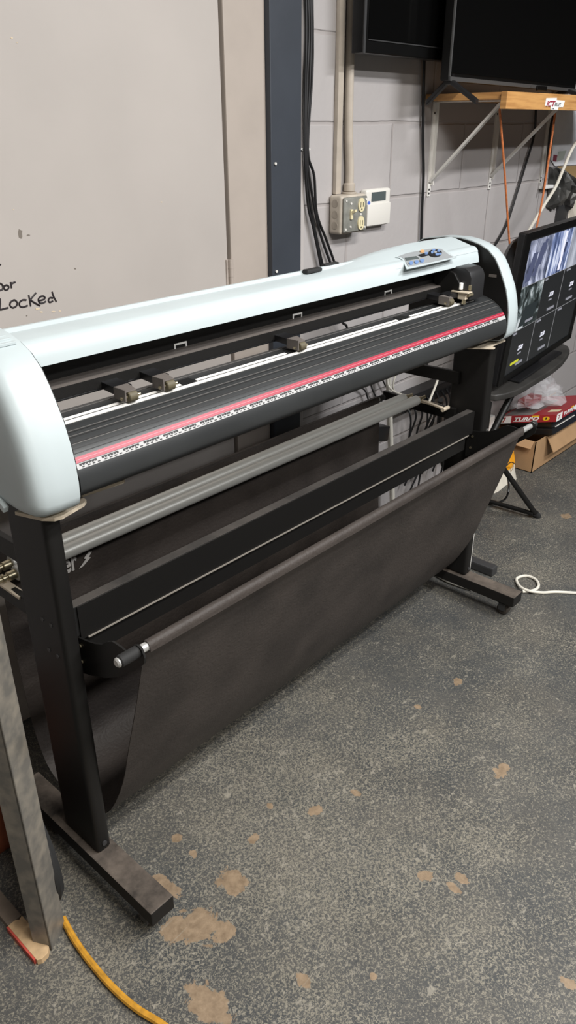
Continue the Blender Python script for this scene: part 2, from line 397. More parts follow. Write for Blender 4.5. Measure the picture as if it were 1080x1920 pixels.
# ================================================================== SETTING
WY = 1.66
struct(MB().box(-3, 7, -4, WY+.12, -.1, 0).build('floor', 'floor'))
struct(MB().box(1.90, 7, WY, WY+.12, 0, 3.0).build('wall_back', 'wall'))
struct(MB().box(-3, 0.55, WY, WY+.12, 0, 3.0).build('wall_back', 'wall'))
struct(MB().box(.55, 1.90, WY, WY+.12, 2.15, 3.0).build('wall_back', 'wall'))
# the door leaf, its frame and posts
door = struct(MB().box(.55, 1.578, WY-.004, WY+.05, .01, 2.15, .002).build('door_1', 'door'))
hg = MB()
pz = at(428, 487, 1, WY-.01).z
hg.cyl((1.583, WY-.012, pz-.115), (1.583, WY-.012, pz), .007)
for k in range(1, 5): hg.cyl((1.583, WY-.012, pz-.023*k-.0012), (1.583, WY-.012, pz-.023*k+.0012), .0076)
hg.box(1.570, 1.600, WY-.008, WY-.003, pz-.115, pz)
hg.build('hinge', 'frame_paint', door, True)
# hand-written words on the door
def pen(strokes, sc, ox, oy):
    mb = MB()
    for st in strokes:
        pts = [at(ox+x/sc, oy+y/sc, 1, WY-.0045) for x, y in st]
        mb.tube(pts, .0021, 6, 4 if len(st) > 2 else 0)
    return mb
ow = [[(0,1790),(1,1825),(0,1856),(22,1853),(50,1846)],
      [(84,1800),(64,1812),(60,1832),(76,1846),(96,1838),(104,1818),(92,1802),(80,1801)],
      [(158,1800),(134,1800),(116,1818),(122,1838),(142,1842),(166,1833)],
      [(172,1770),(178,1800),(184,1836)], [(216,1756),(196,1780),(180,1802)], [(182,1800),(210,1818),(240,1834)],
      [(236,1804),(262,1796),(270,1784),(256,1776),(238,1784),(230,1800),(240,1818),(258,1818),(276,1808)],
      [(318,1788),(300,1786),(290,1800),(298,1814),(318,1806)], [(312,1750),(322,1780),(338,1810)]]
pen(ow, 3.2, 0, 0).build('handwriting', 'marker', door)
o2 = [[(0,1700),(10,1706),(18,1720),(14,1736),(0,1742)], [(40,1710),(26,1716),(24,1730),(36,1740),(50,1732),(52,1718),(40,1710)],
      [(64,1692),(67,1712),(69,1728)], [(66,1710),(76,1698),(92,1692)], [(0,1586),(4,1590)]]
pen(o2, 3.2, 0, 0).build('handwriting', 'marker', door)
def blob(px, py, w, h, y, n=11, seed=0):
    rn = random.Random(seed); pts = []
    for k in range(n):
        a = 2*math.pi*k/n; rr = .7+.5*rn.random()
        pts.append(at(px+w*rr*math.cos(a), py+h*rr*math.sin(a), 1, y))
    return pts
sm = MB()
for (px, py, w, h, sd) in ((38, 438, 4, 10, 1), (53, 441, 3, 1.5, 2), (141, 504, 2, 1.5, 4), (50, 592, 1.5, 1, 5)):
    sm.poly(blob(px, py, w, h, WY-.0042, seed=sd), (0, -1, 0), .0003)
sm.build('scuff_mark', 'smudge', door)
ch = MB()
for (px, py, w, h, sd) in ((22, 71, 2, 2, 1), (32, 80, 1.2, 1, 2), (70, 579, 5, 2, 3), (78, 585, 3, 1.5, 4), (100, 584, 4, 1, 5), (112, 583, 2, 1.5, 6), (21, 615, 3, 1, 7), (303, 379, 1.2, 1.2, 8), (25, 393, 1, 1, 9)):
    ch.poly(blob(px, py, w, h, WY-.0042, seed=sd), (0, -1, 0), .0004)
ch.build('paint_chip', 'chip', door)
struct(MB().box(1.586, 1.738, WY-.012, WY+.05, 0, 2.15, .003).build('trim_1', 'frame_paint'))
post = struct(MB().box(1.738, 1.868, WY-.03, WY+.05, 0, 3.0, .003).build('trim_2', 'blue_grey'))
for px, py in ((516, 307), (518, 509)):
    p = at(px, py, 1, WY-.031); MB().cyl(p, p+Vector((0, -.003, 0)), .004, 10).build('nail_head', 'galv', post)
struct(MB().box(1.868, 1.908, WY-.008, WY+.05, 0, 3.0, .002).build('trim_3', 'trim_light'))

struct(MB().box(-3, 7, -4, WY+.12, 3.0, 3.1).build('ceiling', mat('ceiling_paint', (.55, .54, .52), .8)))
struct(MB().box(-1.4, -1.3, -4, WY, 0, 3.0).build('wall_left', mat('dim_wall', (.20, .185, .17), .8)))
struct(MB().box(6.9, 7, -4, WY, 0, 3.0).build('wall_right', 'dark_wall'))
struct(MB().box(-3, 7, -4.1, -4, 0, 3.0).build('wall_front', 'dark_wall'))
# ================================================================== WALL ITEMS
# junction box with switch and outlets
jb = thing('outlet_box', (2.10, WY-.03, 1.18), 'painted square metal electrical box with a toggle switch and two ivory sockets, left of keypad', 'outlet box')
x0, x1, z0, z1 = 2.035, 2.168, 1.183, 1.300
MB().box(x0, x1, WY-.052, WY-.001, z0, z1, .010, 3).build('box_body', 'outlet_paint', jb, True)
MB().box(x0+.006, x1-.006, WY-.060, WY-.052, z0+.006, z1-.006, .005, 2).build('cover_plate', 'outlet_metal', jb, True)
mb = MB(); mb.box(x0+.036, x0+.046, WY-.066, WY-.060, 1.228, 1.258, .001); mb.obox((x0+.037, WY-.066, 1.245), (.009, 0, 0), (0, -.014, .006), (0, 0, .008))
mb.build('toggle_switch', 'ivory', jb)
for zc in (1.268, 1.213):
    so = MB().prism([(x0+.093+.0175*math.cos(a*math.pi/12)*(1 if abs(math.cos(a*math.pi/12)) < .8 else .92), zc+.021*math.sin(a*math.pi/12)) for a in range(24)], 1, WY-.064, WY-.060).build('socket', 'ivory', jb)
    mb = MB(); mb.box(x0+.086, x0+.0885, WY-.0646, WY-.064, zc-.007, zc+.009); mb.box(x0+.0985, x0+.101, WY-.0646, WY-.064, zc-.006, zc+.008); mb.cyl((x0+.093, WY-.0646, zc-.013), (x0+.093, WY-.064, zc-.013), .0028, 10)
    mb.build('slot', 'ink', so)
mb = MB()
for a, c in ((x0+.016, z0+.016), (x0+.016, z1-.016), (x1-.016, z0+.016), (x1-.014, z1-.016), (x0+.041, 1.275), (x0+.041, 1.205), (x0+.093, 1.240)):
    MB().cyl((a, WY-.062, c), (a, WY-.0595, c), .0034, 10).build('screw', 'galv', jb)
for k in range(3):
    zc = 1.210+.033*k
    MB().cyl((x0-.0008, WY-.027, zc), (x0+.004, WY-.027, zc), .0125, 20, .0006).build('knockout', 'knock', jb, True)
# conduits
cA = MB().tube([(2.115, WY-.02, 1.31), (2.114, WY-.020, 1.38), (2.106, WY-.019, 1.46), (2.103, WY-.018, 1.56), (2.101, WY-.018, 1.8), (2.100, WY-.018, 2.2), (2.100, WY-.018, 3.0)], .0135, 16, 8).build('conduit', 'conduit', None, True)
tag(cA, 'beige round conduit pipe entering the outlet box, right of the flat raceway', 'conduit')
mb = MB(); mb.cyl((2.115, WY-.02, 1.300), (2.115, WY-.02, 1.306), .024, 20, .001); mb.cyl((2.115, WY-.02, 1.306), (2.115, WY-.02, 1.332), .019, 20, .003)
mb.build('connector', 'conduit', cA, True)
cB = MB().box(2.052, 2.078, WY-.016, WY-.001, 1.301, 3.0, .003).build('cable_raceway', 'conduit', None, True)
tag(cB, 'beige flat cable raceway running up the wall beside the round conduit', 'conduit')
# alarm keypad
kp = thing('alarm_keypad', (2.26, WY-.02, 1.19), 'white wall alarm keypad with a dark display, right of the outlet box', 'keypad')
kx0, kx1, kz0, kz1 = 2.196, 2.336, 1.190, 1.308
MB().box(kx0, kx1, WY-.030, WY-.001, kz0, kz1, .012, 4).build('keypad_body', 'keypad', kp, True)
MB().box(kx0+.004, kx1-.004, WY-.034, WY-.028, kz0+.004, kz1-.046, .003).build('flip_cover', 'keypad', kp, True)
MB().box(kx0+.028, kx1-.032, WY-.0315, WY-.029, kz1-.038, kz1-.010).build('display', 'lcd', kp)
MB().cyl((kx0+.014, WY-.032, kz1-.042), (kx0+.014, WY-.029, kz1-.042), .0065, 18).build('badge', 'blue_logo', kp)

# wall-mounted television
t1 = thing('television', (2.35, WY-.06, 1.68), 'black television mounted flat on the block wall, left of the one on the shelf', 'television')
MB().box(2.050, 2.70, 1.556, 1.598, 1.684, 2.19, .004).build('housing', 'tv_frame', t1)
MB().box(2.074, 2.68, 1.5545, 1.558, 1.722, 2.17).build('screen', 'tv_screen', t1)
mb = MB(); mb.box(2.050, 2.060, 1.5535, 1.557, 1.684, 2.19); mb.box(2.074, 2.69, 1.5535, 1.557, 1.7165, 1.7195); mb.build('bezel_edge', 'dark_grey', t1)
MB().box(2.25, 2.60, 1.598, WY-.001, 1.80, 2.05).build('wall_mount', 'dark_grey', t1)

# television on the shelf
TD = Vector((.995, .0998, 0)); TN = Vector((.0998, -.995, 0)); TL = Vector((2.395, 1.475, 1.622))
t2 = thing('television', (2.95, 1.52, 1.59), 'large black television standing on the plywood shelf', 'television')
Z = Vector((0, 0, 1))
def tvbox(u0, u1, d0, d1, v0, v1, bev=0.0):
    return MB().obox(TL+TD*u0+TN*d0+Z*v0, TD*(u1-u0), TN*(d1-d0), Z*(v1-v0), bev)
tvbox(0, 1.24, -.03, 0, 0, .72, .003).build('housing', 'tv_frame', t2)
tvbox(.012, 1.228, -.0005, .0015, .022, .708).build('screen', 'tv_screen', t2)
mb = tvbox(0, .008, -.002, .003, 0, .72); mb.obox(TL+TN*-.002, TD*1.24, TN*.005, Z*.012); mb.build('bezel', 'tv_frame_grey', t2)
tvbox(.45, 1.0, -.055, -.03, .02, .40, .010).build('back_box', 'tv_frame', t2)
tvbox(.76, .86, .003, .012, -.008, .010, .003).build('logo_bar', 'tv_frame', t2)
mb = text_mesh('LG', .012, TL+TD*.70+TN*.0032+Z*.002, TD, Z, .0004); mb.build('brand_mark', 'tv_frame_grey', t2)
for u in (.03, 1.15):
    b0 = TL+TD*u
    a = b0+TN*-.012+Z*.002
    mb = MB()
    for e in (.09, -.085):
        end = b0 + TN*e; end.z = 1.560 if u < .5 else 1.595
        d = (end-a)
        mb.obox(a+TD*-.012+Z*.010, TD*.024, d, Vector((0, 0, -.016)), .003)
    mb.obox(a+TD*-.012+TN*-.012+Z*-.012, TD*.024, TN*.024, Z*.034, .003)
    mb.build('stand_foot', 'black_plastic', t2)

# plywood shelf with sticker
sh = thing('shelf', (3.1, 1.5, 1.55), 'plywood wall shelf on white brackets carrying the large television', 'shelf')
MB().box(2.55, 3.75, 1.362, WY-.004, 1.571, 1.592, .001).build('shelf_board', 'plywood', sh)
fasc = MB().box(2.535, 3.75, 1.340, 1.362, 1.543, 1.593, .0015).build('front_edge', 'plywood', sh)
sp0 = at(1023, 205, 1, 1.3395)
def sq(px, py): return at(px, py, 1, 1.3393)
st = MB().poly([sq(1021.5, 198), sq(1024, 184), sq(1044, 183.5), sq(1043.5, 187.5), sq(1059, 189), sq(1055.5, 201), sq(1047, 201), sq(1046, 206), sq(1032, 205.5), sq(1032, 200)], (0, -1, 0), .0006).build('sticker', 'white', sh, label='white sticker with red and grey lettering')
ux, uz = Vector((1, 0, 0)), Vector((0, 0, 1))
text_mesh('ICT', .0235, sq(1023.5, 199.2)+Vector((0, -.0009, 0)), ux, uz, .0005, .25, .0007, xs=1.7).build('lettering', 'red', st)
text_mesh('BILLET', .0155, sq(1039, 199.0)+Vector((0, -.0009, 0)), ux, uz, .0005, .25, xs=1.1).build('lettering', 'dark_grey', st)
text_mesh('big rigs', .006, sq(1034, 204.2)+Vector((0, -.0009, 0)), ux, uz, .0004).build('lettering', 'ink', st)
mb = MB()
for i, xb in enumerate((2.604, 3.058, 3.52)):
    lab = ('white steel shelf bracket at the left end of the plywood shelf', 'second white steel shelf bracket, under the front corner of the shelf by the orange cord', 'grey steel shelf bracket farthest right, beside the white sheet on the wall')[i]
    if i == 0:
        br = thing('shelf_bracket', (xb+.01, WY-.01, 1.26), lab, 'bracket', 'shelf brackets under the plywood shelf')
        mb = MB(); mb.box(xb, xb+.020, WY-.005, WY-.0005, 1.262, 1.570); mb.box(xb+.016, xb+.020, WY-.016, WY-.005, 1.30, 1.570); mb.build('wall_leg', 'galv', br)
        MB().box(xb, xb+.020, 1.385, WY-.005, 1.5665, 1.5705).build('shelf_arm', 'galv', br)
        MB().obox((xb+.002, WY-.010, 1.308), (.016, 0, 0), (0, -.252, .250), (0, .006, .006)).build('diagonal_strut', 'galv', br)
        for zz in (1.272, 1.285, 1.535): MB().cyl((xb+.008, WY-.0075, zz), (xb+.008, WY-.004, zz), .0035, 10).build('screw', 'dark_grey', br)
        first = br
    else:
        c = copy_tree(first); c.location.x += xb-2.604; c['label'] = lab
        if i == 2:      # this one shows no strut in front of the white sheet
            for ch in list(c.children):
                if ch.name.startswith('diagonal_strut'): bpy.data.objects.remove(ch)

def cord(name, pts, r, m, label, cat='cable', group=None, sm=6):
    o = MB().tube(pts, r, 8, sm).build(name, m, None, True); return tag(o, label, cat, group)
def path(pxs, y, ax=1): return [at(a, b_, ax, y) for a, b_ in pxs]
# black cable bundle hanging beside the door trim
bund = [([(587,-900),(583,-300),(581,-40),(583,60),(580,160),(575,280),(586,370),(601,440),(622,500)], 'leftmost upper strand crossing to the left of the bundle at the tie'),
        ([(583,-900),(579,-300),(577,-40),(579,60),(575,160),(573,280),(580,370),(592,440),(607,505)], 'strand that runs straightest down to the cutter'),
        ([(591,-900),(587,-300),(585,-40),(586,60),(585,140),(577,280),(589,330),(594,400),(612,450),(630,500)], 'strand bowing out to the right below the tie'),
        ([(579,-900),(575,-300),(573,-40),(574,60),(572,160),(571,280),(577,380),(588,430),(603,505)], 'strand nearest the light trim beside the dark post')]
for i, (pp, d) in enumerate(bund):
    cord('hanging_cable', path(pp, WY-.012-.007*(i % 2)), .0042, 'cable_black', 'black tied cable, '+d, 'cable', 'black cables tied together beside the conduit')
mb = MB().tube([at(573+8*math.cos(a*math.pi/6), 280+2.4*math.sin(a*math.pi/6), 1, WY-.012) for a in range(13)], .002, 6).build('cable_tie', 'white')
mb.parent = None; tag(mb, 'pale cable tie gathering the black cables on the wall', 'cable tie')
cord('power_cable', path([(796,95),(794,180),(793,260),(794,330),(791,400),(789,470),(786,520)], WY-.012), .0052, 'cable_black', 'single black power cable hanging straight down below the wall television')
cord('power_cable', path([(1005,205),(1001,255),(985,310),(968,365),(950,420),(931,455),(915,480)], WY-.012), .0052, 'cable_black', 'black power cable curving down left from under the plywood shelf')
cord('cable', path([(1040,212),(1032,240),(1023,330),(1017,362)], WY-.03), .005, 'cable_black', 'short black cable hanging along the grey bracket by the white sheet')
cord('orange_cord', path([(936,195),(942,270),(948,350),(954,440),(958,480)], 1.42), .0038, 'cord_orange', 'orange cord hanging straight from the shelf corner behind the cutter, left one', 'cord', 'orange cords hanging from the shelf')
cord('orange_cord', path([(1041,212),(1035,255),(1024,330),(1014,390),(1003,440)], 1.45), .0042, 'cord_orange', 'orange cord hanging behind the security monitor, right one', 'cord', 'orange cords hanging from the shelf')
cord('white_cable', path([(1100,245),(1075,275),(1057,315),(1042,350),(1020,385),(992,432),(975,470)], 1.50), .0068, 'cable_white', 'thick white cable sweeping down behind the security monitor')
mb = MB().box(3.525, 3.62, WY-.03, WY-.001, 1.238, 1.252, .003).build('cable_clip', 'white'); tag(mb, 'small white clip at the foot of the grey bracket', 'clip')

# sheet, foil pouches, tape at right of the bracket
ps = MB().poly([at(1043,200,1,WY-.004), at(1033,300,1,WY-.004), at(1040,311,1,WY-.004), at(1140,306,1,WY-.004), at(1140,200,1,WY-.004)], (0, -1, 0), .001).build('paper_sheet', 'paper')
tag(ps, 'large white sheet with small coloured print hung on the wall under the shelf', 'sheet')
MB().poly([at(1036.5,302,1,WY-.0055), at(1038,290,1,WY-.0055), at(1045,291,1,WY-.0055), at(1043,303,1,WY-.0055)], (0, -1, 0), .0005).build('printed_mark', mat('print_maroon', (.28, .06, .09), .6), ps)
MB().poly([at(1044,303,1,WY-.0055), at(1047,284,1,WY-.0055), at(1062,282,1,WY-.0055), at(1056,299,1,WY-.0055)], (0, -1, 0), .0005).build('printed_mark', mat('print_green', (.50, .55, .50), .6), ps)
bd = MB().poly([at(1045,312,1,WY-.002), at(1050,345,1,WY-.002), at(1065,365,1,WY-.002), at(1140,365,1,WY-.002), at(1140,308,1,WY-.002)], (0, -1, 0), .0015).build('cardboard_strip', 'gunk'); tag(bd, 'brown cardboard piece on the wall below the white sheet', 'cardboard')
def crumple(pxpoly, y, depth, seed, name, m, label, cat, group=None):
    rn = random.Random(seed); mb = MB(); t = mb.bm
    pts = [at(a, b_, 1, y) for a, b_ in pxpoly]; c = sum(pts, Vector())/len(pts)
    rings = []
    for k, (s_, dd) in enumerate(((1, 0), (.86, .6), (.55, 1.0), (.25, .85))):
        rings.append([t.verts.new(c+(p-c)*s_*(1+.10*rn.uniform(-1, 1))+Vector((0, -depth*dd*(1+.5*rn.uniform(-1, 1)), 0))) for p in pts])
    back = [t.verts.new(p+Vector((0, .004, 0))) for p in pts]
    n = len(pts)
    for a, b_ in zip([back]+rings, rings):
        for i in range(n):
            t.faces.new((a[i], a[(i+1) % n], b_[(i+1) % n])); t.faces.new((a[i], b_[(i+1) % n], b_[i]))
    t.faces.new(rings[-1]); t.faces.new(back[::-1])
    bmesh.ops.recalc_face_normals(t, faces=t.faces[:])
    return tag(mb.build(name, m), label, cat, group)
crumple([(1032,312),(1029,350),(1026,388),(1035,397),(1040,380),(1043,345),(1041,316)], WY-.008, .03, 3, 'foil_pouch', 'foil', 'leftmost narrow dark foil pouch hanging below the white sheet', 'pouch', 'foil pouches on the wall')
crumple([(1043,314),(1041,350),(1037,384),(1047,389),(1054,365),(1056,330),(1053,316)], WY-.02, .035, 5, 'foil_pouch', 'foil', 'middle crumpled dark foil pouch hanging below the white sheet', 'pouch', 'foil pouches on the wall')
crumple([(1056,316),(1054,345),(1057,388),(1063,395),(1070,365),(1082,345),(1078,335),(1066,325)], WY-.01, .04, 9, 'foil_pouch', 'foil', 'rightmost crumpled foil pouch, in front of the brown cardboard', 'pouch', 'foil pouches on the wall')
crumple([(1078,352),(1070,375),(1066,410),(1068,425),(1100,425),(1100,350)], WY-.01, .03, 12, 'plastic_sack', 'bag_white', 'white plastic sack at the right picture edge above the security monitor', 'bag')
mb = MB().box(at(1048,380,1,1.65).x, at(1066,380,1,1.65).x, WY-.012, WY-.001, at(1050,440,1,1.65).z-.02, at(1055,385,1,1.65).z).build('wall_strip', 'dark_grey'); tag(mb, 'dark grey upright strip on the wall below the foil pouches', 'strip')

# ================================================================== SECURITY MONITOR
ML = Vector((2.635, 1.30, .609)); MU = Vector((.993, .12, 0)).normalized(); MV = Vector((.12*.07, -.993*.07, 1)).normalized(); MN = MU.cross(MV)   # MN towards viewer
mo = thing('monitor', (3.07, 1.35, .60), 'flat security monitor showing a grid of camera views, on the folding tray', 'monitor')
def mq(u0, u1, v0, v1, d0, d1, bev=0.0):
    return MB().obox(ML+MU*u0+MV*v0+MN*d0, MU*(u1-u0), MV*(v1-v0), MN*(d1-d0), bev)
mq(0, .915, -.008, .552, -.03, -.002, .006).build('frame', 'black_plastic', mo)
mb = mq(0, .055, -.008, .552, -.003, .004, .003); mb.obox(ML+MU*.055+MV*-.008+MN*-.003, MU*.86, MV*.026, MN*.007); mb.obox(ML+MU*.055+MV*.524+MN*-.003, MU*.86, MV*.028, MN*.007, .003); mb.obox(ML+MU*.866+MV*-.008+MN*-.003, MU*.049, MV*.56, MN*.007, .003)
mb.build('bezel', 'tv_frame', mo)
def shell():
    t = MB(); w, h, r = .90, .50, .12; pts = []
    for cx_, cy_, a0 in ((w-r, h-r, 0), (r, h-r, 90), (r, r, 180), (w-r, r, 270)):
        for k in range(7):
            a = math.radians(a0+15*k); pts.append((cx_+r*math.cos(a), cy_+r*math.sin(a)))
    rings = []
    for d, s_ in ((-.03, 1), (-.065, 1), (-.085, .95), (-.095, .85)):
        rings.append([t.bm.verts.new(ML+MU*(.0+w/2+(x-w/2)*s_)+MV*(.02+h/2+(y-h/2)*s_)+MN*d) for x, y in pts])
    n = len(pts)
    for a, b_ in zip(rings, rings[1:]):
        for i in range(n): t.bm.faces.new((a[i], a[(i+1) % n], b_[(i+1) % n], b_[i]))
    t.bm.faces.new(rings[0][::-1]); t.bm.faces.new(rings[-1]); return t
shell().build('back_shell', 'black_plastic', mo, True)
scr = mq(.055, .866, .018, .524, -.002, .0005).build('screen', emis('screen_dark', (.010, .011, .012), 1.0), mo)
def feed(name, stops, scale, stretch, rot, strength, seed):
    m = mat(name, (.005, .005, .005), .2); nt = m.node_tree; b = nt.nodes['Principled BSDF']; N = nt.nodes.new; L = nt.links.new
    tc = N('ShaderNodeTexCoord'); mp = N('ShaderNodeMapping'); mp.inputs['Rotation'].default_value = (0, rot, 0); mp.inputs['Scale'].default_value = stretch; mp.inputs['Location'].default_value = (seed, 0, seed*.3)
    n = N('ShaderNodeTexNoise'); n.inputs['Scale'].default_value = scale; n.inputs['Detail'].default_value = 3; n.inputs['Distortion'].default_value = .6
    r = N('ShaderNodeValToRGB'); r.color_ramp.elements[0].position = stops[0][0]; r.color_ramp.elements[0].color = (*stops[0][1], 1); r.color_ramp.elements[1].position = stops[-1][0]; r.color_ramp.elements[1].color = (*stops[-1][1], 1)
    for p_, c_ in stops[1:-1]: e = r.color_ramp.elements.new(p_); e.color = (*c_, 1)
    L(tc.outputs['Object'], mp.inputs[0]); L(mp.outputs[0], n.inputs['Vector']); L(n.outputs['Fac'], r.inputs[0]); L(r.outputs[0], b.inputs['Emission Color']); b.inputs['Emission Strength'].default_value = strength
    return m
blueA = feed('feed_lot', [(.32, (.02, .025, .05)), (.44, (.12, .14, .22)), (.54, (.30, .32, .42)), (.66, (.62, .66, .85))], 13, (2.2, 1, .9), .5, .75, 1.3)
blueB = feed('feed_road', [(.33, (.02, .03, .08)), (.45, (.10, .14, .28)), (.55, (.26, .32, .55)), (.66, (.75, .80, .95))], 13, (2.6, 1, .6), -.2, .75, 4.1)
blueC = feed('feed_yard', [(.35, (.05, .06, .08)), (.50, (.30, .32, .38)), (.65, (.55, .58, .66))], 5, (2, 1, .6), .1, .75, 7.7)
wood = feed('feed_trees', [(.38, (.008, .012, .012)), (.50, (.05, .065, .065)), (.58, (.30, .35, .36)), (.70, (.66, .70, .72))], 15, (1.4, 1, 1.2), .6, .7, 2.2)
cu = [.062, .313, .570, .860]; rv = [.022, .189, .355, .521]
def tile(i, j, m, e=.0012): return mq(cu[i]+.0015, cu[i+1]-.0015, rv[j]+.0015, rv[j+1]-.0015, .0005, .0005+e).build('camera_view', m, scr)
tile(0, 2, blueA); tile(1, 2, blueB); tile(2, 2, blueC); tile(0, 1, wood)
# things seen in the views: parked vans, path, dark drive
cv = MB()
for (u, v_, w, h, sk) in ((.075, .372, .050, .10, .7), (.145, .385, .040, .115, .75), (.195, .42, .03, .09, .6)):
    cv.obox(ML+MU*u+MV*v_+MN*.0018, MU*w, MV*h+MU*h*sk*.6, MN*.0004)
cv.build('parked_car', emis('screen_car', (.06, .07, .13), 1), scr)
MB().obox(ML+MU*.455+MV*.365+MN*.0018, MU*.028, MV*.15+MU*.012, MN*.0004).build('path_strip', emis('screen_path', (.70, .70, .85), 1), scr)
MB().obox(ML+MU*.48+MV*.43+MN*.0018, MU*.03, MV*.04+MU*.01, MN*.0004).build('parked_car', emis('screen_van', (.03, .04, .09), 1), scr)
MB().obox(ML+MU*.10+MV*.200+MN*.0018, MU*.15, MV*.075+MU*.04, MN*.0004).build('dark_drive', emis('screen_drive', (.012, .018, .02), 1), scr)
gl = MB()
for u in cu[1:3]: gl.obox(ML+MU*(u-.0008)+MV*.022+MN*.0005, MU*.0016, MV*.499, MN*.0008)
for v_ in rv[1:3]: gl.obox(ML+MU*.062+MV*(v_-.0008)+MN*.0005, MU*.80, MV*.0016, MN*.0008)
gl.build('grid_line', emis('screen_line', (.22, .22, .23), 1), scr)
wt = emis('screen_white', (.75, .75, .85), 1); gt = emis('screen_grey', (.22, .22, .25), 1); yt = emis('screen_yellow', (.55, .55, .03), 1)
lo = None
for u, v_ in ((.45, .265), (.72, .265), (.446, .100), (.186, .100)):
    text_mesh('ZOSI', .024, ML+MU*(u-.028)+MV*v_+MN*.0012, MU, MV, .0004, .2, .0004).build('lettering', wt, scr)
    mb = MB(); mb.obox(ML+MU*(u-.018)+MV*(v_-.018)+MN*.0008, MU*.036, MV*.006, MN*.0005); mb.build('caption_bar', mat('cap_dim', (.02, .02, .02), .3) if False else gt, scr)
for u, v_, w in ((.435, .206, .085), (.685, .206, .085), (.43, .040, .085), (.165, .038, .075), (.175, .206, .085)): MB().obox(ML+MU*u+MV*v_+MN*.0018, MU*w, MV*.010, MN*.0005).build('caption_bar', gt, scr)
for u, v_, w in ((.07, .176, .035), (.33, .342, .03), (.33, .176, .05), (.60, .342, .05), (.60, .176, .05)): MB().obox(ML+MU*u+MV*v_+MN*.0018, MU*w, MV*.008, MN*.0005).build('caption_bar', gt, scr)
mb = MB()
for k in range(7): mb.obox(ML+MU*(.105+.013*k)+MV*.050+MN*.0012, MU*.009, MV*.010, MN*.0005)
mb.build('caption_bar', yt, scr)
# foot of the monitor
mq(.30, .60, -.022, .02, -.07, -.03, .004).build('stand_neck', 'black_plastic', mo)
MB().obox(ML+MU*.18+Vector((.017, .139, -.0345)), MU*.54, Vector((-.0204, -.1688, 0)), (0, 0, .010), .003).build('stand_base', 'black_plastic', mo)

# folding tray on legs
tr = thing('folding_tray_stand', (2.86, 1.35, 0), 'black rounded folding tray table on tube legs, holding the security monitor', 'tray table')
tp = [(2.62, 1.47), (2.60, 1.40), (2.605, 1.33), (2.622, 1.293), (2.66, 1.275), (2.72, 1.262), (2.80, 1.262), (2.90, 1.270), (3.02, 1.277), (3.12, 1.287), (3.24, 1.305), (3.36, 1.335), (3.44, 1.36), (3.50, 1.395), (3.53, 1.44), (3.53, 1.47)]
MB().prism(tp, 2, .548, .574, .006, 3).build('tray_top', 'tray', tr, True)
mb = MB(); mb.tube([(2.863, 1.159, .012), (2.687, 1.25, .255), (2.47, 1.362, .548)], .011, 12); mb.build('leg', 'black_paint', tr, True)
mb = MB(); mb.tube([(2.86, 1.57, .012), (2.687, 1.56, .255), (2.50, 1.46, .548)], .011, 12); mb.build('leg', 'black_paint', tr, True)
mb = MB(); mb.tube([(2.79, 1.30, .548), (2.67, 1.30, .43), (2.35, 1.315, .012)], .011, 12); mb.build('leg', 'black_paint', tr, True)
mb = MB(); mb.tube([(2.86, 1.33, .548), (2.74, 1.33, .43), (2.40, 1.345, .012)], .011, 12); mb.build('leg', 'black_paint', tr, True)
mb = MB(); mb.tube([(2.845, 1.165, .022), (2.83, 1.37, .022), (2.85, 1.56, .022)], .010, 10); mb.build('crossbar', 'black_paint', tr, True)
mb = MB(); mb.tube([(2.873, 1.154, .000), (2.856, 1.163, .022)], .015, 12); mb.build('foot_cap', 'rubber', tr, True)
mb = MB(); mb.tube([(2.60, 1.31, .0), (2.60, 1.31, .548)], .014, 12); mb.build('leg', 'black_paint', tr, True)
cord('power_cable', [at(948,885,1,1.33), at(953,900,1,1.33), at(953,922,1,1.30), at(945,937,2,.01), at(925,944,2,.006), at(905,946,2,.006), at(880,950,2,.006)], .0045, 'cable_black', 'dark cable looping behind the black tray leg onto the floor')

# ================================================================== FLOOR CLUTTER AT RIGHT
cb = thing('cardboard_box', (3.5, 1.5, 0), 'open brown cardboard box on the floor under the stacked red box', 'box')
bx0, bx1, by0, by1, bz = 3.285, 3.92, 1.386, 1.635, .158
mb = MB(); t_ = .004
mb.box(bx0, bx1, by0, by0+t_, 0, bz); mb.box(bx0, bx1, by1-t_, by1, 0, bz); mb.box(bx0, bx0+t_, by0, by1, 0, bz); mb.box(bx1-t_, bx1, by0, by1, 0, bz); mb.box(bx0, bx1, by0, by1, 0, t_)
mb.build('box_body', 'cardboard', cb)
MB().obox((bx0+.11, by0, bz), (bx1-bx0-.11, 0, 0), (0, -.045, -.075), (0, -.003, .002)).build('front_flap', 'cardboard', cb)
MB().obox((bx0, by0+.01, bz), (0, by1-by0-.02, 0), (-.030, 0, -.030), (-.002, 0, .003)).build('side_flap', 'cardboard', cb)
MB().obox((bx0, by1, bz), (bx1-bx0, 0, 0), (0, -.05, .045), (0, .003, .003)).build('back_flap', 'card_in', cb)
MB().prism([(bx0+.004, by0+.004), (bx0+.004, by0+.17), (bx0+.10, by0+.004)], 2, .02, .10).build('crushed_corner', 'card_in', cb)

def rbox(org, ang, w, d, h):
    a = math.radians(ang); ux_ = Vector((math.cos(a), math.sin(a), 0)); uy_ = Vector((-math.sin(a), math.cos(a), 0))
    return Vector(org), ux_, uy_
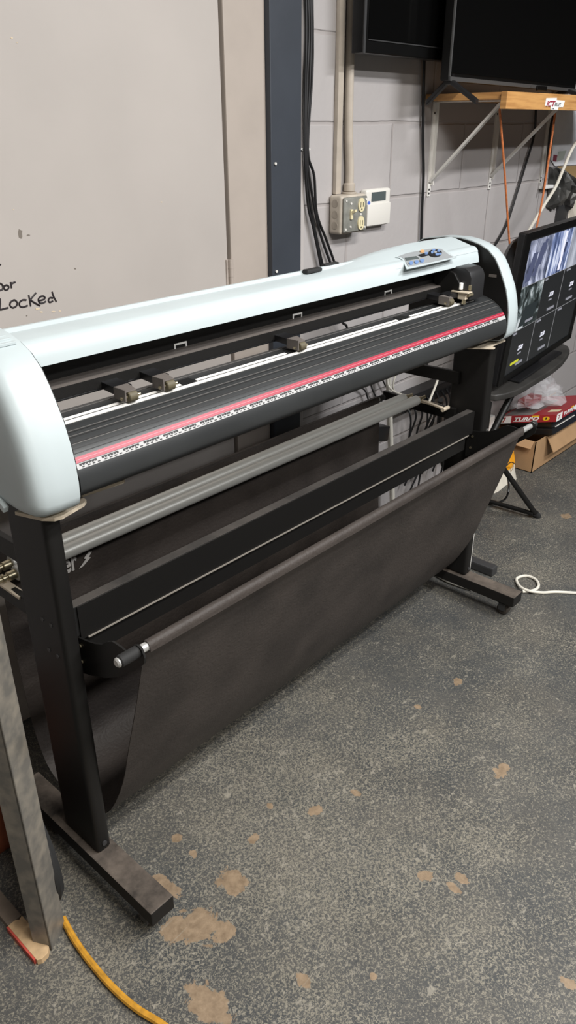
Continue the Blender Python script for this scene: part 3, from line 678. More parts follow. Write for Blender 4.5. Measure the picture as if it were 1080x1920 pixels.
# black case below, red box above; both turned
cs = thing('black_case', (3.5, 1.5, .168), 'flat black case lying on the open cardboard box under the red box', 'case')
cs0 = Vector((3.378, 1.348, .176)); ce1 = Vector((0, .96, -.22)).normalized(); ce2 = Vector((1, 0, 0)); ce3 = Vector((0, .22, .96)).normalized()
MB().obox(cs0, ce1*.25, ce2*.46, ce3*.033, .006).build('case_base', 'black_plastic', cs)
MB().obox(cs0+ce3*.035, ce1*.25, ce2*.46, ce3*.032, .008).build('case_lid', 'black_plastic', cs)
MB().obox(cs0+ce3*.0325+ce1*-.0015+ce2*.03, ce2*.22, ce1*.004, ce3*.003).build('seam_strip', 'galv', cs)
tb = thing('flat_carton', (3.5, 1.5, .243), 'dark red flat carton with white panels and lettering, topmost on the black case', 'box')
q0 = Vector((3.363, 1.340, .250))
te2 = Vector((1, 0, 0)); te1 = Vector((-.16, .96, -.22)).normalized()
hh = .036; Lf, Wf = .275, .40
MB().obox(q0, te1*Lf, te2*Wf, (0, 0, hh), .0008).build('carton', 'box_red', tb)
n1 = -te2; n2 = -te1
l1 = -te1                     # reading direction of the left-hand face
o1 = q0+te1*Lf+n1*.0008       # its left end
MB().obox(o1-l1*0, l1*.060, n1*.0006, (0, 0, hh)).build('white_panel', 'white', tb)
text_mesh('7', .032, o1+l1*.018+n1*.0010+Vector((0, 0, .007)), l1, uz, .0005, 0, .001).build('lettering', 'box_red', tb)
text_mesh('TURBO', .024, o1+l1*.072+n1*.0006+Vector((0, 0, .011)), l1, uz, .0006, .3, .0008, xs=1.5).build('lettering', 'white', tb)
MB().obox(o1+l1*.072+Vector((0, 0, .007)), l1*.115, n1*.0006, (0, 0, .0018)).build('underline', 'white', tb)
MB().obox(o1+l1*.160+Vector((0, 0, .0285)), l1*.034, n1*.0006, (0, 0, .006)).build('label_patch', 'yellow', tb)
mb = MB(); c_ = o1+l1*.228+Vector((0, 0, .018)); mb.poly([c_+l1*.016*math.cos(k*math.pi/10)+uz*.0105*math.sin(k*math.pi/10) for k in range(20)], n1, .0006); mb.build('round_patch', 'yellow', tb)
mb = MB(); mb.poly([c_+n1*.0007+l1*.004*math.cos(k*math.pi/5)+uz*.006*math.sin(k*math.pi/5) for k in range(10)], n1, .0004); mb.build('round_mark', 'ink', tb)
o2_ = q0+n2*.0008
MB().obox(o2_, te2*.060, n2*.0006, (0, 0, hh)).build('white_panel', 'white', tb)
text_mesh('7', .030, o2_+te2*.016+n2*.0010+Vector((0, 0, .008)), te2, uz, .0005, 0, .0008, xs=1.3).build('lettering', 'box_red', tb)
text_mesh('TURBO', .024, o2_+te2*.072+n2*.0006+Vector((0, 0, .011)), te2, uz, .0006, .3, .0008, xs=1.5).build('lettering', 'white', tb)
MB().obox(o2_+te2*.16+Vector((0, 0, .0285)), te2*.03, n2*.0006, (0, 0, .006)).build('label_patch', 'yellow', tb)
mb = MB(); c_ = o2_+te2*.215+Vector((0, 0, .018)); mb.poly([c_+te2*.020*math.cos(k*math.pi/10)+uz*.014*math.sin(k*math.pi/10) for k in range(20)], n2, .0006); mb.build('round_patch', 'white', tb)
MB().obox(q0+te1*.02+te2*.06+Vector((0, 0, hh)), te1*.05, te2*.04, (0, 0, .0006)).build('top_mark', 'ivory', tb)
MB().obox(q0+te1*.12+te2*.01+Vector((0, 0, hh)), te1*.14, te2*.30, (0, 0, .0006)).build('top_panel', 'box_grey', tb)

# clear plastic bag, resting on the carton at the back
def lump(c, rx, ry, rz, seed, amp=.25, seg=(22, 14), flat=True):
    rn = random.Random(seed); mb = MB(); t = mb.bm; rings = []
    ph = [(rn.uniform(1, 5), rn.uniform(0, 6.28), rn.uniform(1, 6), rn.uniform(0, 6.28)) for _ in range(7)]
    for i in range(seg[1]+1):
        th = math.pi*i/seg[1]; ring = []
        for k in range(seg[0]):
            a = 2*math.pi*k/seg[0]
            d = 1+amp*sum(math.sin(round(f1)*a+p1)*math.sin(f2*th+p2) for f1, p1, f2, p2 in ph)/2.6
            z = math.cos(th)*rz*d
            ring.append(t.verts.new((c[0]+rx*math.sin(th)*math.cos(a)*d, c[1]+ry*math.sin(th)*math.sin(a)*d, c[2]+(max(z, -rz*.55) if flat else z))))
        rings.append(ring)
    for a, b_ in zip(rings, rings[1:]):
        for k in range(seg[0]): t.faces.new((a[k], a[(k+1) % seg[0]], b_[(k+1) % seg[0]], b_[k]))
    bmesh.ops.remove_doubles(t, verts=t.verts[:], dist=1e-5)
    return mb
pb = lump((3.50, 1.52, .322), .17, .105, .075, 4, .42).build('plastic_bag', 'film', None); tag(pb, 'crumpled clear plastic bag lying behind the red carton against the wall', 'bag')
rb = MB().obox((3.40, 1.50, .268), (.14, 0, 0), (0, .06, 0), (0, 0, .035), .004).build('small_red_box', 'box_red'); tag(rb, 'small dark red box inside the clear plastic bag', 'box')
# white and orange bag of goods by the box
def gusset(x0, x1, y0, y1, zt, yl):
    t = MB(); n = 10; g = []
    rn = random.Random(2)
    for j in range(9):
        v = j/8; ring = []
        for k in range(24):
            a = 2*math.pi*k/24; c_, s_ = math.cos(a), math.sin(a)
            ex = math.copysign(abs(c_)**.5, c_); ey = math.copysign(abs(s_)**.5, s_)*(1-.55*v)
            ring.append(t.bm.verts.new(((x0+x1)/2+(x1-x0)/2*ex*(1+.05*math.sin(9*v+k)), (y0+y1)/2+(y1-y0)/2*ey*(1+.08*math.sin(5*v+2*k))+yl*v, zt*v+(.008*math.sin(k*1.7) if j == 8 else 0))))
        g.append(ring)
    for a, b_ in zip(g, g[1:]):
        for k in range(24): t.bm.faces.new((a[k], a[(k+1) % 24], b_[(k+1) % 24], b_[k]))
    t.bm.faces.new(g[0][::-1]); t.bm.faces.new(g[-1]); return t
bg = thing('product_bag', (3.09, 1.46, 0), 'white bag with an orange top standing on the floor left of the cardboard box', 'bag')
bm_ = gusset(2.92, 3.21, 1.405, 1.53, .20, .03)
full = bm_.bm
zs = .062
me_ = bpy.data.meshes.new('x'); full.to_mesh(me_)
low = MB(); low.bm.from_mesh(me_); hi = MB(); hi.bm.from_mesh(me_); bpy.data.meshes.remove(me_); full.free()
bmesh.ops.bisect_plane(low.bm, geom=low.bm.verts[:]+low.bm.edges[:]+low.bm.faces[:], plane_co=(0, 0, zs), plane_no=(0, 0, 1), clear_outer=True)
bmesh.ops.bisect_plane(hi.bm, geom=hi.bm.verts[:]+hi.bm.edges[:]+hi.bm.faces[:], plane_co=(0, 0, zs), plane_no=(0, 0, 1), clear_inner=True)
low.build('bag_body', 'bag_white', bg, True); hi.build('bag_top', 'orange_bag', bg, True)
mb = MB()
pts = [at(950+16*k/6, 874-5*math.sin(math.pi*k/6)-3*k/6-.5, 1, 1.402) for k in range(7)]
mb.tube(pts, .0022, 6, 3); mb.build('black_band', 'ink', bg)
text_mesh('ICIF', .040, at(956, 886, 1, 1.397), (.97, 0, .24), uz, .0006, 0, .0003, xs=.5).build('lettering', 'gunk', bg)
bl = thing('blue_jug', (3.99, 1.30, 0), 'blue plastic jug at the right picture edge beside the cardboard box', 'jug')
MB().cyl((3.985, 1.30, 0), (3.985, 1.30, .165), .078, 32, .018).build('jug_body', 'blue_plastic', bl, True)
MB().cyl((3.985, 1.30, .160), (3.985, 1.30, .190), .035, 24, .006).build('neck', 'blue_plastic', bl, True)
MB().cyl((3.985, 1.30, .188), (3.985, 1.30, .212), .030, 24, .004).build('cap', 'white', bl, True)
wb = MB().obox((3.02, 1.585, 0), (.22, 0, 0), (0, .06, 0), (0, 0, .26), .012).build('white_container', 'white', None, True); tag(wb, 'white container against the wall behind the tray leg and the bag', 'container')

# white cable with a loop on the floor at right
lp = [(795,1220),(842,1216),(872,1203),(880,1180),(860,1152),(815,1136),(770,1146),(764,1165),(785,1196),(830,1216),(900,1225),(980,1222),(1130,1230)]
cord('white_cable', [at(700+a/2.842, 680+b_/2.842, 2, .006+(.006 if i in (8, 9) else 0)) for i, (a, b_) in enumerate(lp)], .0052, 'cable_white', 'thin white cable with a single loop on the floor by the right foot')
cord('extension_cord', [at(118,1722,2,.008), at(140,1762,2,.008), at(170,1804,2,.008), at(210,1850,2,.008), at(255,1890,2,.008), at(310,1925,2,.008), at(380,1985,2,.008)], .0072, 'cord_yellow', 'yellow extension cord on the floor at lower left', 'cord')

# ================================================================== LEFT FOREGROUND
lg = thing('steel_bench_leg', (.43, 1.03, 0), 'worn grey steel angle leg standing in the left foreground beside the cutter', 'bench leg')
d1 = Vector((.049, .027, 0)); d1n = Vector((-.027, .049, 0)).normalized()
MB().obox((.407, 1.020, 0), d1, d1n*.004, (0, 0, .90), .0006).build('front_flange', 'leg_steel', lg)
MB().obox((.407, 1.020, 0), d1.normalized()*.004, d1n*.040, (0, 0, .90), .0006).build('side_flange', 'leg_steel', lg)
wp = thing('wooden_board', (.39, 1.2, 0), 'dirty wooden board on the floor under the steel leg, its end splintered', 'board')
MB().box(.372, .404, 1.125, 1.75-.12, 0, .016, .001).build('board_body', 'wood_dark', wp)
mb = MB(); mb.prism([(.372, 1.015), (.380, 1.010), (.395, 1.012), (.404, 1.022), (.404, 1.125), (.395, 1.120), (.388, 1.127), (.372, 1.125)], 2, 0, .015, .001); mb.build('splintered_end', 'wood_light', wp)
MB().box(.368, .372, 1.02, 1.125, 0, .014).build('painted_edge', 'red_paint', wp)
wh = thing('rubber_wheel', (.47, 1.16, 0), 'dark rubber wheel on the floor half hidden behind the steel leg', 'wheel')
wc = at(63, 1580, 2, .13); wn = Vector((.985, -.17, 0))
MB().cyl(wc-wn*.014, wc+wn*.014, .13, 40, .010).build('tyre', 'rubber', wh, True)
MB().cyl(wc-wn*.018, wc+wn*.018, .045, 24, .004).build('hub', 'dark_grey', wh, True)
rw = MB().box(.43, .52, 1.31, 1.36, 0, .41, .004).build('wooden_post', 'rust_wood'); tag(rw, 'reddish-brown wooden post at the left picture edge behind the steel leg', 'post')

# ================================================================== THE VINYL CUTTER
CUT['on'] = True
vc = thing('vinyl_cutter', (1.39, 1.15, 0), 'large floor-standing vinyl cutter with white end covers and a black cloth basket', 'vinyl cutter')
vc.location.z = 0
XL, XR = .632, 2.140
# --- stand
for x0, x1 in ((.572, .632), (2.150, 2.210)):
    ft = MB().box(x0, x1, .900, 1.42, .012, .051, .003).build('foot', 'foot_dust', vc)
    for yy in (.945, 1.36):
        xm = (x0+x1)/2
        cw = MB().cyl((xm-.014, yy, -.0215), (xm+.014, yy, -.0215), .0212, 24, .004).build('caster', 'caster_dirty', ft, True)
        mb = MB(); mb.box(xm-.022, xm-.016, yy-.012, yy+.012, -.022, .012); mb.box(xm+.016, xm+.022, yy-.012, yy+.012, -.022, .012); mb.box(xm-.022, xm+.022, yy-.018, yy+.018, .006, .012); mb.build('caster_fork', 'dark_grey', ft)
for side, (x0, x1) in enumerate(((.586, .622), (2.164, 2.204))):
    pr_ = []
    t = MB().box(x0, x1, 1.100, 1.235, .050, .905, .013, 4)
    l_ = t.build('leg', 'black_paint', vc, True)
    if side == 0:
        for z, ys in ((.655, (1.165, 1.135)), (.585, (1.160, 1.130))):
            for y in ys: MB().cyl((x0-.0015, y, z), (x0+.002, y, z), .0045, 12).build('bolt', 'dark_grey', l_)
    MB().cyl(((x0+x1)/2, 1.097, .075), ((x0+x1)/2, 1.103, .075), .006, 12).build('bolt', 'dark_grey', l_)
MB().box(2.2045, 2.2085, 1.105, 1.115, .06, .60).build('edge_strip', 'galv', vc, label='bright metal edge strip')
# rear arms that carry rollers and the back rod
for i, x0 in enumerate((.596, 2.152)):
    MB().prism([(1.20, .787), (1.50, .780), (1.50, .742), (1.20, .745)], 0, x0, x0+.014, .002).build('rear_arm', 'black_paint', vc)
    MB().prism([(1.20, .662), (1.40, .658), (1.49, .662), (1.49, .630), (1.40, .622), (1.20, .622)], 0, x0, x0+.014, .002).build('roller_arm', 'black_paint', vc)
    xr = x0+.003 if i else x0+.009
    mb = MB(); mb.box(x0-.004, x0+.016, 1.26, 1.40, .655, .660); mb.build('roller_seat', 'tan_steel', vc)
# side plates of the basket
for i, x0 in enumerate((.634, 2.150)):
    pts = [(1.145, .600), (1.120, .605), (1.095, .610), (1.070, .617), (1.047, .627), (1.028, .642), (1.010, .652), (.985, .652), (.972, .650), (.958, .660), (.945, .676), (.932, .682), (.920, .678), (.914, .664), (.917, .650), (.93, .635), (.953, .616), (1.00, .575), (1.050, .546), (1.10, .525), (1.145, .510)]
    sp_ = MB().prism(pts, 0, x0, x0+.004).build('side_plate', 'black_paint', vc)
    for y, z in ((1.125, .585), (1.128, .545)): MB().cyl((x0-.002, y, z), (x0+.006, y, z), .004, 12).build('bolt', 'brass', sp_)
# crossbeam
MB().box(.634, 2.150, 1.130, 1.155, .604, .672, .0015).build('crossbeam', 'beam_dust', vc)
MB().box(.640, 2.150, 1.1265, 1.1305, .596, .6715).build('beam_face', 'black_paint', vc)
MB().box(.655, 2.124, 1.1245, 1.1310, .5935, .5965).build('beam_edge', 'bar_edge', vc, label='worn bright lower edge of the beam face')
MB().box(.640, 2.118, 1.133, 1.160, .546, .5955).build('lower_beam', 'black_paint', vc)
# media rollers
for (y, z, x0, x1) in ((1.317, .679, .622, 2.10), (1.369, .6745, .640, 2.10)):
    rl = MB().cyl((x0, y, z), (x1, y, z), .0165, 28, .0015).build('media_roller', 'roller_alu', vc, True)
    mb = MB()
    mb.cyl((x0-.018, y, z), (x0, y, z), .010, 16); mb.cyl((x0-.048, y, z), (x0-.018, y, z), .0065, 16); mb.cyl((x0-.030, y, z), (x0-.026, y, z), .010, 16); mb.cyl((x0-.05, y, z), (x0-.044, y, z), .011, 16)
    mb.build('roller_shaft', 'brass', rl, True); mb = MB(); mb.cyl((x1, y, z), (x1+.020, y, z), .008, 16); mb.cyl((x1+.02, y, z), (x1+.05, y, z), .0055, 16)
    mb.build('roller_shaft', 'brass', rl, True)
# small brass latch at the right of the rollers
mb = MB(); mb.obox((2.115, 1.315, .672), (.012, 0, 0), (0, -.085, -.008), (0, 0, .005)); mb.cyl((2.115, 1.225, .662), (2.150, 1.225, .662), .007, 14); mb.build('roller_latch', 'tan_steel', vc, True)
# basket rods
rod = MB().cyl((.640, .934, .668), (2.168, .934, .668), .0085, 20).build('front_rod', 'steel', vc, True)
MB().cyl((.594, .934, .668), (.642, .934, .668), .0115, 20, .002).build('rod_grip', 'rubber', rod, True)
MB().cyl((.588, .934, .668), (.596, .934, .668), .0095, 20, .003).build('rod_cap', 'steel', rod, True)
MB().cyl((2.168, .934, .668), (2.182, .934, .668), .0105, 20, .002).build('rod_grip', 'rubber', rod, True)
rr_ = MB().cyl((.62, 1.472, .648), (2.10, 1.472, .648), .0085, 20).build('rear_rod', 'steel', vc, True)
MB().cyl((2.10, 1.472, .648), (2.13, 1.472, .648), .0105, 16, .002).build('rod_grip', 'rubber', rr_, True)
# catch cloth
def cloth():
    prof = [Vector(p) for p in ((1.480, .640), (1.481, .656), (1.472, .660), (1.463, .655), (1.463, .60), (1.463, .45), (1.456, .25), (1.438, .12), (1.40, .045), (1.33, .018), (1.26, .022), (1.20, .050), (1.140, .108), (1.075, .235), (1.035, .36), (.990, .50), (.955, .62), (.9445, .665), (.9445, .673), (.938, .6785), (.930, .6785), (.924, .672), (.923, .660))]
    pr3 = catmull([Vector((p.x, p.y, 0)) for p in prof], 3)
    t = MB(); nx = 36; k = len(pr3); g = []
    for j in range(nx+1):
        u = j/nx; row = []
        for i, p in enumerate(pr3):
            f = i/(k-1); back = 1-min(1, f/.35)
            xl = .655; xr = 2.135-.06*max(0, 1-f*2.2)-.05*max(0, (f-.55)/.45)
            front = max(0, min(1, (f-.52)/.2))*max(0, min(1, (.80-f)/.12))
            sag = .006*math.sin(math.pi*u)*front + .0025*math.sin(9*u+5*f)*front
            row.append(t.bm.verts.new((xl+(xr-xl)*u, p.x+sag, p.y+(.004*math.sin(7*u+1) if .35 < f < .5 else 0))))
        g.append(row)
    for j in range(nx):
        for i in range(k-1): t.bm.faces.new((g[j][i], g[j+1][i], g[j+1][i+1], g[j][i+1]))
    bmesh.ops.recalc_face_normals(t.bm, faces=t.bm.faces[:])
    bmesh.ops.solidify(t.bm, geom=t.bm.faces[:], thickness=.0018)
    return t
cl = cloth().build('catch_cloth', 'cloth', vc, True)
mb = MB()
mb.build('x', 'ink') if False else None
def hem(x):   # stitched hem down the left edge of the front cloth
    return [(x, .9505, .645), (x, .990, .498), (x, 1.034, .36), (x, 1.073, .235), (x, 1.137, .110)]
lt = text_mesh('er', .070, at(121, 1076, 1, 1.4605), (1, 0, 0), (0, 0, 1), .0008, .0, .0016, xs=.60)
lt.poly([at(148, 1066, 1, 1.460), at(161, 1048, 1, 1.460), at(157, 1047, 1, 1.460), at(166, 1034, 1, 1.460), at(172, 1034, 1, 1.460), at(166, 1044, 1, 1.460), at(170, 1045, 1, 1.460), at(155, 1062, 1, 1.460)], (0, -1, 0), .0008)
lt.build('cloth_lettering', 'cloth_letter', cl)

# --- machine body
capin = [(1.40, 1.165), (1.36, 1.185), (1.29, 1.196), (1.23, 1.197), (1.195, 1.192), (1.165, 1.184), (1.136, 1.171), (1.110, 1.149), (1.092, 1.122), (1.078, 1.095), (1.064, 1.066), (1.053, 1.030), (1.047, 1.000), (1.0445, .965), (1.046, .938), (1.051, .924), (1.064, .914), (1.10, .908), (1.18, .908), (1.36, .918), (1.40, .95)]
cc = Vector((1.21, 1.04))
def cap_mesh(xi, xo):
    s_ = 1 if xo > xi else -1; w = abs(xo-xi); secs = [(0, 0), (.45*w, 0.0), (.72*w, .002), (.86*w, .007), (.95*w, .015), (w, .030)]
    t = MB(); rings = []
    for d, ins in secs:
        ring = []
        for p in capin:
            v = Vector(p); q = v + (cc-v).normalized()*ins; ring.append(t.bm.verts.new((xi+s_*d, q.x, q.y)))
        rings.append(ring)
    n = len(capin)
    for a, b_ in zip(rings, rings[1:]):
        for i in range(n): t.bm.faces.new((a[i], a[(i+1) % n], b_[(i+1) % n], b_[i]))
    t.bm.faces.new(rings[0][::-1]); t.bm.faces.new(rings[-1]); bmesh.ops.recalc_face_normals(t.bm, faces=t.bm.faces[:]); return t
inner = [tuple(Vector(p)+(cc-Vector(p)).normalized()*.003) for p in capin]
capL = cap_mesh(XL, .548).build('end_cap', 'white_plastic', vc, True)
MB().prism(inner, 0, XL-.001, XL+.003).build('inner_panel', 'black_paint', capL, label='black inner side panel')
mb = MB()
for k in range(4):
    y = 1.160+.016*k; z = 1.1835+.0034*k-.0006*k*k
    mb.box(.556, .622, y-.003, y+.003, z-.002, z+.0035, .0012)
mb.build('vent_rib', 'white_plastic', capL)
MB().prism([(1.145, .916), (1.152, .921), (1.215, .958), (1.34, .965), (1.34, .950), (1.215, .944), (1.150, .905)], 0, .542, .552, .001).build('lower_lip', 'white_plastic', capL)
capR = cap_mesh(XR, 2.220).build('end_cap', 'white_plastic', vc, True)
ip = MB().prism(inner, 0, XR-.003, XR+.001).build('inner_panel', 'black_paint', capR, label='black inner side panel')
mb = MB(); mb.cyl((XR-.006, 1.060, .985), (XR-.002, 1.060, .985), .0045, 14); mb.build('screw', 'brass', ip)
p = at(924, 517, 0, XR-.003); mb = MB(); mb.box(XR-.0045, XR-.0028, p.y-.012, p.y+.012, p.z-.004, p.z+.004); mb.build('label_plate', 'rail', ip)
# top cover
cov = [(1.155, 1.136), (1.1575, 1.150), (1.164, 1.170), (1.170, 1.1765), (1.180, 1.1795), (1.236, 1.181), (1.243, 1.187), (1.249, 1.187), (1.252, 1.180), (1.256, 1.10), (1.252, 1.10), (1.247, 1.172), (1.178, 1.172), (1.168, 1.165), (1.159, 1.136)]
cover = MB().prism(cov, 0, XL+.002, 2.125).build('top_cover', 'white_plastic', vc, True)
# raised console at the right end of the cover
def console():
    t = MB()
    xs = [1.55, 1.60, 1.66, 1.72, 1.80, 1.90, 2.0, 2.06, 2.125]
    hs = [0.0, .004, .010, .016, .021, .023, .022, .021, .019]
    rows = []
    for x, h in zip(xs, hs):
        f = 1.1515 if x > 1.7 else 1.1515+.012*(1.7-x)/.15
        k_ = h/.023; pl = lambda y: 1.1775+.33*(y-1.175)-.0012
        fl = lambda y: 1.1795 if y < 1.24 else 1.181
        zz = lambda y: fl(y)*(1-k_)+pl(y)*k_
        rows.append([t.bm.verts.new(p_) for p_ in ((x, f+.010, 1.166), (x, f+.014, 1.1725), (x, 1.200, zz(1.2)), (x, 1.240, zz(1.24)), (x, 1.256, zz(1.256)-.001), (x, 1.270, zz(1.256)-.008), (x, 1.274, 1.10), (x, f+.010, 1.10+.066))])
    n = 7
    for a, b_ in zip(rows, rows[1:]):
        for i in range(n): t.bm.faces.new((a[i], a[(i+1)], b_[(i+1)], b_[i]))
    bmesh.ops.remove_doubles(t.bm, verts=t.bm.verts[:], dist=1e-5)
    return t
con = console().build('console', 'white_plastic', cover, True)
# panel lies on the sloping face of the console
pn0 = Vector((0, 1.175, 1.1775)); pslope = .33
def pp(px, py, lift=0.0):
    n = Vector((0, -pslope, 1)); o = Vector((0, 0, H)); d = rt*((px-540)/F) + up*((960-py)/F) + fw
    t = (pn0-o).dot(n)/d.dot(n); return o+d*t+n.normalized()*lift
def q2(a, b_, lift): return pp(740+a/4.909, 440+b_/4.909, lift)
nn = Vector((0, -pslope, 1)).normalized()
outl = [(28, 206), (62, 212), (88, 228), (106, 268), (122, 300), (330, 258), (540, 210), (500, 190), (430, 136), (370, 132), (300, 138), (180, 160), (100, 178)]
pan = MB().poly([q2(a, b_, 0) for a, b_ in outl], nn, .0016).build('control_panel', 'panel_grey', cover)
cxo, cyo = sum(a for a, _ in outl)/len(outl), sum(b_ for _, b_ in outl)/len(outl)
MB().poly([q2(cxo+(a-cxo)*1.10, cyo+(b_-cyo)*1.20, -.0006) for a, b_ in outl], nn, .0012).build('panel_bezel', 'white_plastic', cover)
def pbox(pts, m, name, lift=.0017, th=.0012):
    return MB().poly([q2(a, b_, lift) for a, b_ in pts], nn, th).build(name, m, pan)
pbox([(90, 222), (104, 246), (222, 226), (196, 206)], 'lcd', 'display')
pbox([(210, 196), (248, 214), (306, 198), (298, 182), (260, 180)], 'ink', 'key_block')
def disc(cx_, cy_, rx, ry, m, name, lift=.0017, th=.003): return pbox([(cx_+rx*math.cos(k*math.pi/10), cy_+ry*math.sin(k*math.pi/10)) for k in range(20)], m, name, lift, th)
for cx_, cy_ in ((148, 272), (198, 262), (248, 250)): disc(cx_, cy_, 19, 14, 'btn_blue', 'button')
disc(250, 164, 20, 11, 'btn_orange', 'button'); disc(286, 186, 16, 8, 'btn_blue', 'button', .003)
disc(368, 182, 62, 32, 'ink', 'jog_pad')
for cx_, cy_, rx, ry in ((352, 160, 16, 8), (398, 168, 14, 8), (385, 200, 18, 9), (338, 182, 12, 9), (412, 196, 12, 8)): disc(cx_, cy_, rx, ry, 'btn_blue', 'button', .005, .002)
disc(368, 180, 14, 8, 'panel_grey', 'button', .005, .002)
# black holders on top of the cover
for i, (px, py) in enumerate(((634, 499), (669, 491))):
    x = (1.453, 1.545)[i]
    MB().box(x-.028, x+.028, 1.222 if i == 0 else 1.243, 1.240 if i == 0 else 1.258, 1.182, 1.192, .004).build('cable_grommet', 'rubber', cover)
# back panel, rail
MB().box(XL+.003, XR-.003, 1.222, 1.227, 1.06, 1.172).build('back_panel', 'black_paint', vc)
MB().prism([(1.190, 1.060), (1.190, 1.0820), (1.222, 1.0865), (1.222, 1.060)], 0, XL+.003, XR-.003).build('carriage_rail', 'rail', vc)
MB().box(XL+.003, XR-.003, 1.1885, 1.1902, 1.0600, 1.0805).build('rail_face', 'black_paint', vc)
mb = MB(); mb.cyl((XL+.003, 1.193, 1.0575), (XR-.003, 1.193, 1.0575), .0030, 12); mb.build('lower_rail', 'black_plastic', vc, True)
mb = MB()
for x in (1.020, 1.388, 1.762):
    for a, b_, c_, d_ in ((x-.017, x+.017, .0058, .0096), (x-.017, x-.0135, -.002, .0058), (x+.0135, x+.017, -.002, .0058)): mb.box(a, b_, 1.2205, 1.2222, 1.0875+c_, 1.0875+d_)
    mb.build('index_mark', 'white', vc); mb = MB()
mb.bm.free()
# platen with grooves
pf = [(1.188, 1.036), (1.188, 1.0395), (1.165, 1.0415), (1.142, 1.0412), (1.125, 1.0385), (1.113, 1.0345), (1.100, 1.029), (1.086, 1.021), (1.074, 1.012), (1.065, 1.0025), (1.058, .993), (1.052, .982), (1.0485, .971), (1.0465, .960), (1.047, .948), (1.0505, .9395), (1.058, .932), (1.070, .927), (1.09, .924), (1.188, .924)]
MB().prism(pf, 0, XL+.004, XR-.004).build('platen', 'platen', vc, True)
top_arc = pf[1:17]
seglen = [0]
for a, b_ in zip(top_arc, top_arc[1:]): seglen.append(seglen[-1]+(Vector(b_)-Vector(a)).length)
def arc(s_):
    for i in range(len(seglen)-1):
        if s_ <= seglen[i+1]:
            f = (s_-seglen[i])/(seglen[i+1]-seglen[i]); v = Vector(top_arc[i]).lerp(Vector(top_arc[i+1]), f); return v
    return Vector(top_arc[-1])
def s_of(y=None, z=None):
    for i in range(len(top_arc)-1):
        a, b_ = top_arc[i], top_arc[i+1]
        if y is not None and b_[0] <= y <= a[0]: return seglen[i]+(a[0]-y)/(a[0]-b_[0])*(seglen[i+1]-seglen[i])
        if z is not None and i > 2 and b_[1] <= z <= a[1]: return seglen[i]+(a[1]-z)/(a[1]-b_[1])*(seglen[i+1]-seglen[i])
def band(s0, s1, x0, x1, th, lift=0.0):
    k = max(2, int((s1-s0)/.003)+1); pr = [arc(s0+(s1-s0)*i/(k-1)) for i in range(k)]
    out = []
    for i, p_ in enumerate(pr):
        d = (pr[min(i+1, k-1)]-pr[max(i-1, 0)]).normalized(); out.append(tuple(p_+Vector((d.y, -d.x))*(lift)))
    return out
def bands(mb, s0, s1, x0, x1, th=.0008, lift=0.0):
    pr = band(s0, s1, x0, x1, th, lift)
    # outward is up/front
    pr2 = pr
    mb.ribbon(pr2, x0, x1, abs(th))
    return mb
gs = s_of(y=1.1435)
mb = MB()
for x0, x1 in ((.640, .945), (.985, 1.255), (1.315, 1.69), (1.75, 2.03)): bands(mb, s_of(y=1.1425), s_of(y=1.1345), x0, x1, -.0012)
mb.build('cutting_strip', 'strip_white', vc)
mb = MB(); bands(mb, s_of(y=1.1312), s_of(y=1.1225), .640, 2.06, -.0012); mb.build('cutting_strip', 'strip_white', vc)
mb = MB(); bands(mb, s_of(y=1.1345), s_of(y=1.1312), .640, 2.06, -.0006); bands(mb, s_of(y=1.1455), s_of(y=1.1425), .640, 2.13, -.0005)
for x in (.965, 1.285, 1.72, 2.0): bands(mb, s_of(y=1.160), s_of(y=1.131), x-.018, x+.018, -.0013)
s_red = s_of(z=1.0005)
sW = s_of(y=1.1225)
for f in (.30, .46, .62, .78, .90): bands(mb, sW+(s_red-sW)*f, sW+(s_red-sW)*f+.0016, XL+.005, XR-.005, -.0005)
mb.build('groove', 'groove', vc)
mb = MB()
for f in (.26, .42, .66): bands(mb, sW+(s_red-sW)*f, sW+(s_red-sW)*f+.0012, XL+.005, XR-.005, -.0008)
bands(mb, s_of(y=1.175), s_of(y=1.172), XL+.005, XR-.005, -.0005)
mb.build('ridge_line', 'ridge', vc)
rd = MB(); bands(rd, s_red, s_red+.0048, XL+.006, XR-.006, -.0008); bands(rd, s_red+.0056, s_red+.0104, XL+.006, XR-.006, -.0008); rd.build('red_stripe', 'red', vc)
mb = MB(); bands(mb, s_red+.0047, s_red+.0057, XL+.006, XR-.006, -.0012); mb.build('stripe_gap', 'pinkline', vc)
sr0 = s_red+.0112; rul = MB(); bands(rul, sr0, sr0+.0100, XL+.006, XR-.006, -.0006); rul = rul.build('ruler_tape', 'ruler', vc)
mb = MB(); rn = random.Random(3); x = XL+.012
while x < XR-.05:
    for k in range(6):
        w = .0038+.0012*rn.random(); bands(mb, sr0+.0010, sr0+.0048, x+k*.0062, x+k*.0062+w, -.0010)
    bands(mb, sr0+.0010, sr0+.0028, x, x+.034, -.0010)
    for k in range(4):
        bands(mb, sr0+.0062, sr0+.0082, x+.004+k*.0105, x+.004+k*.0105+.0045+.002*rn.random(), -.0010)
    x += .0455
mb.build('ruler_marks', 'ink', rul)
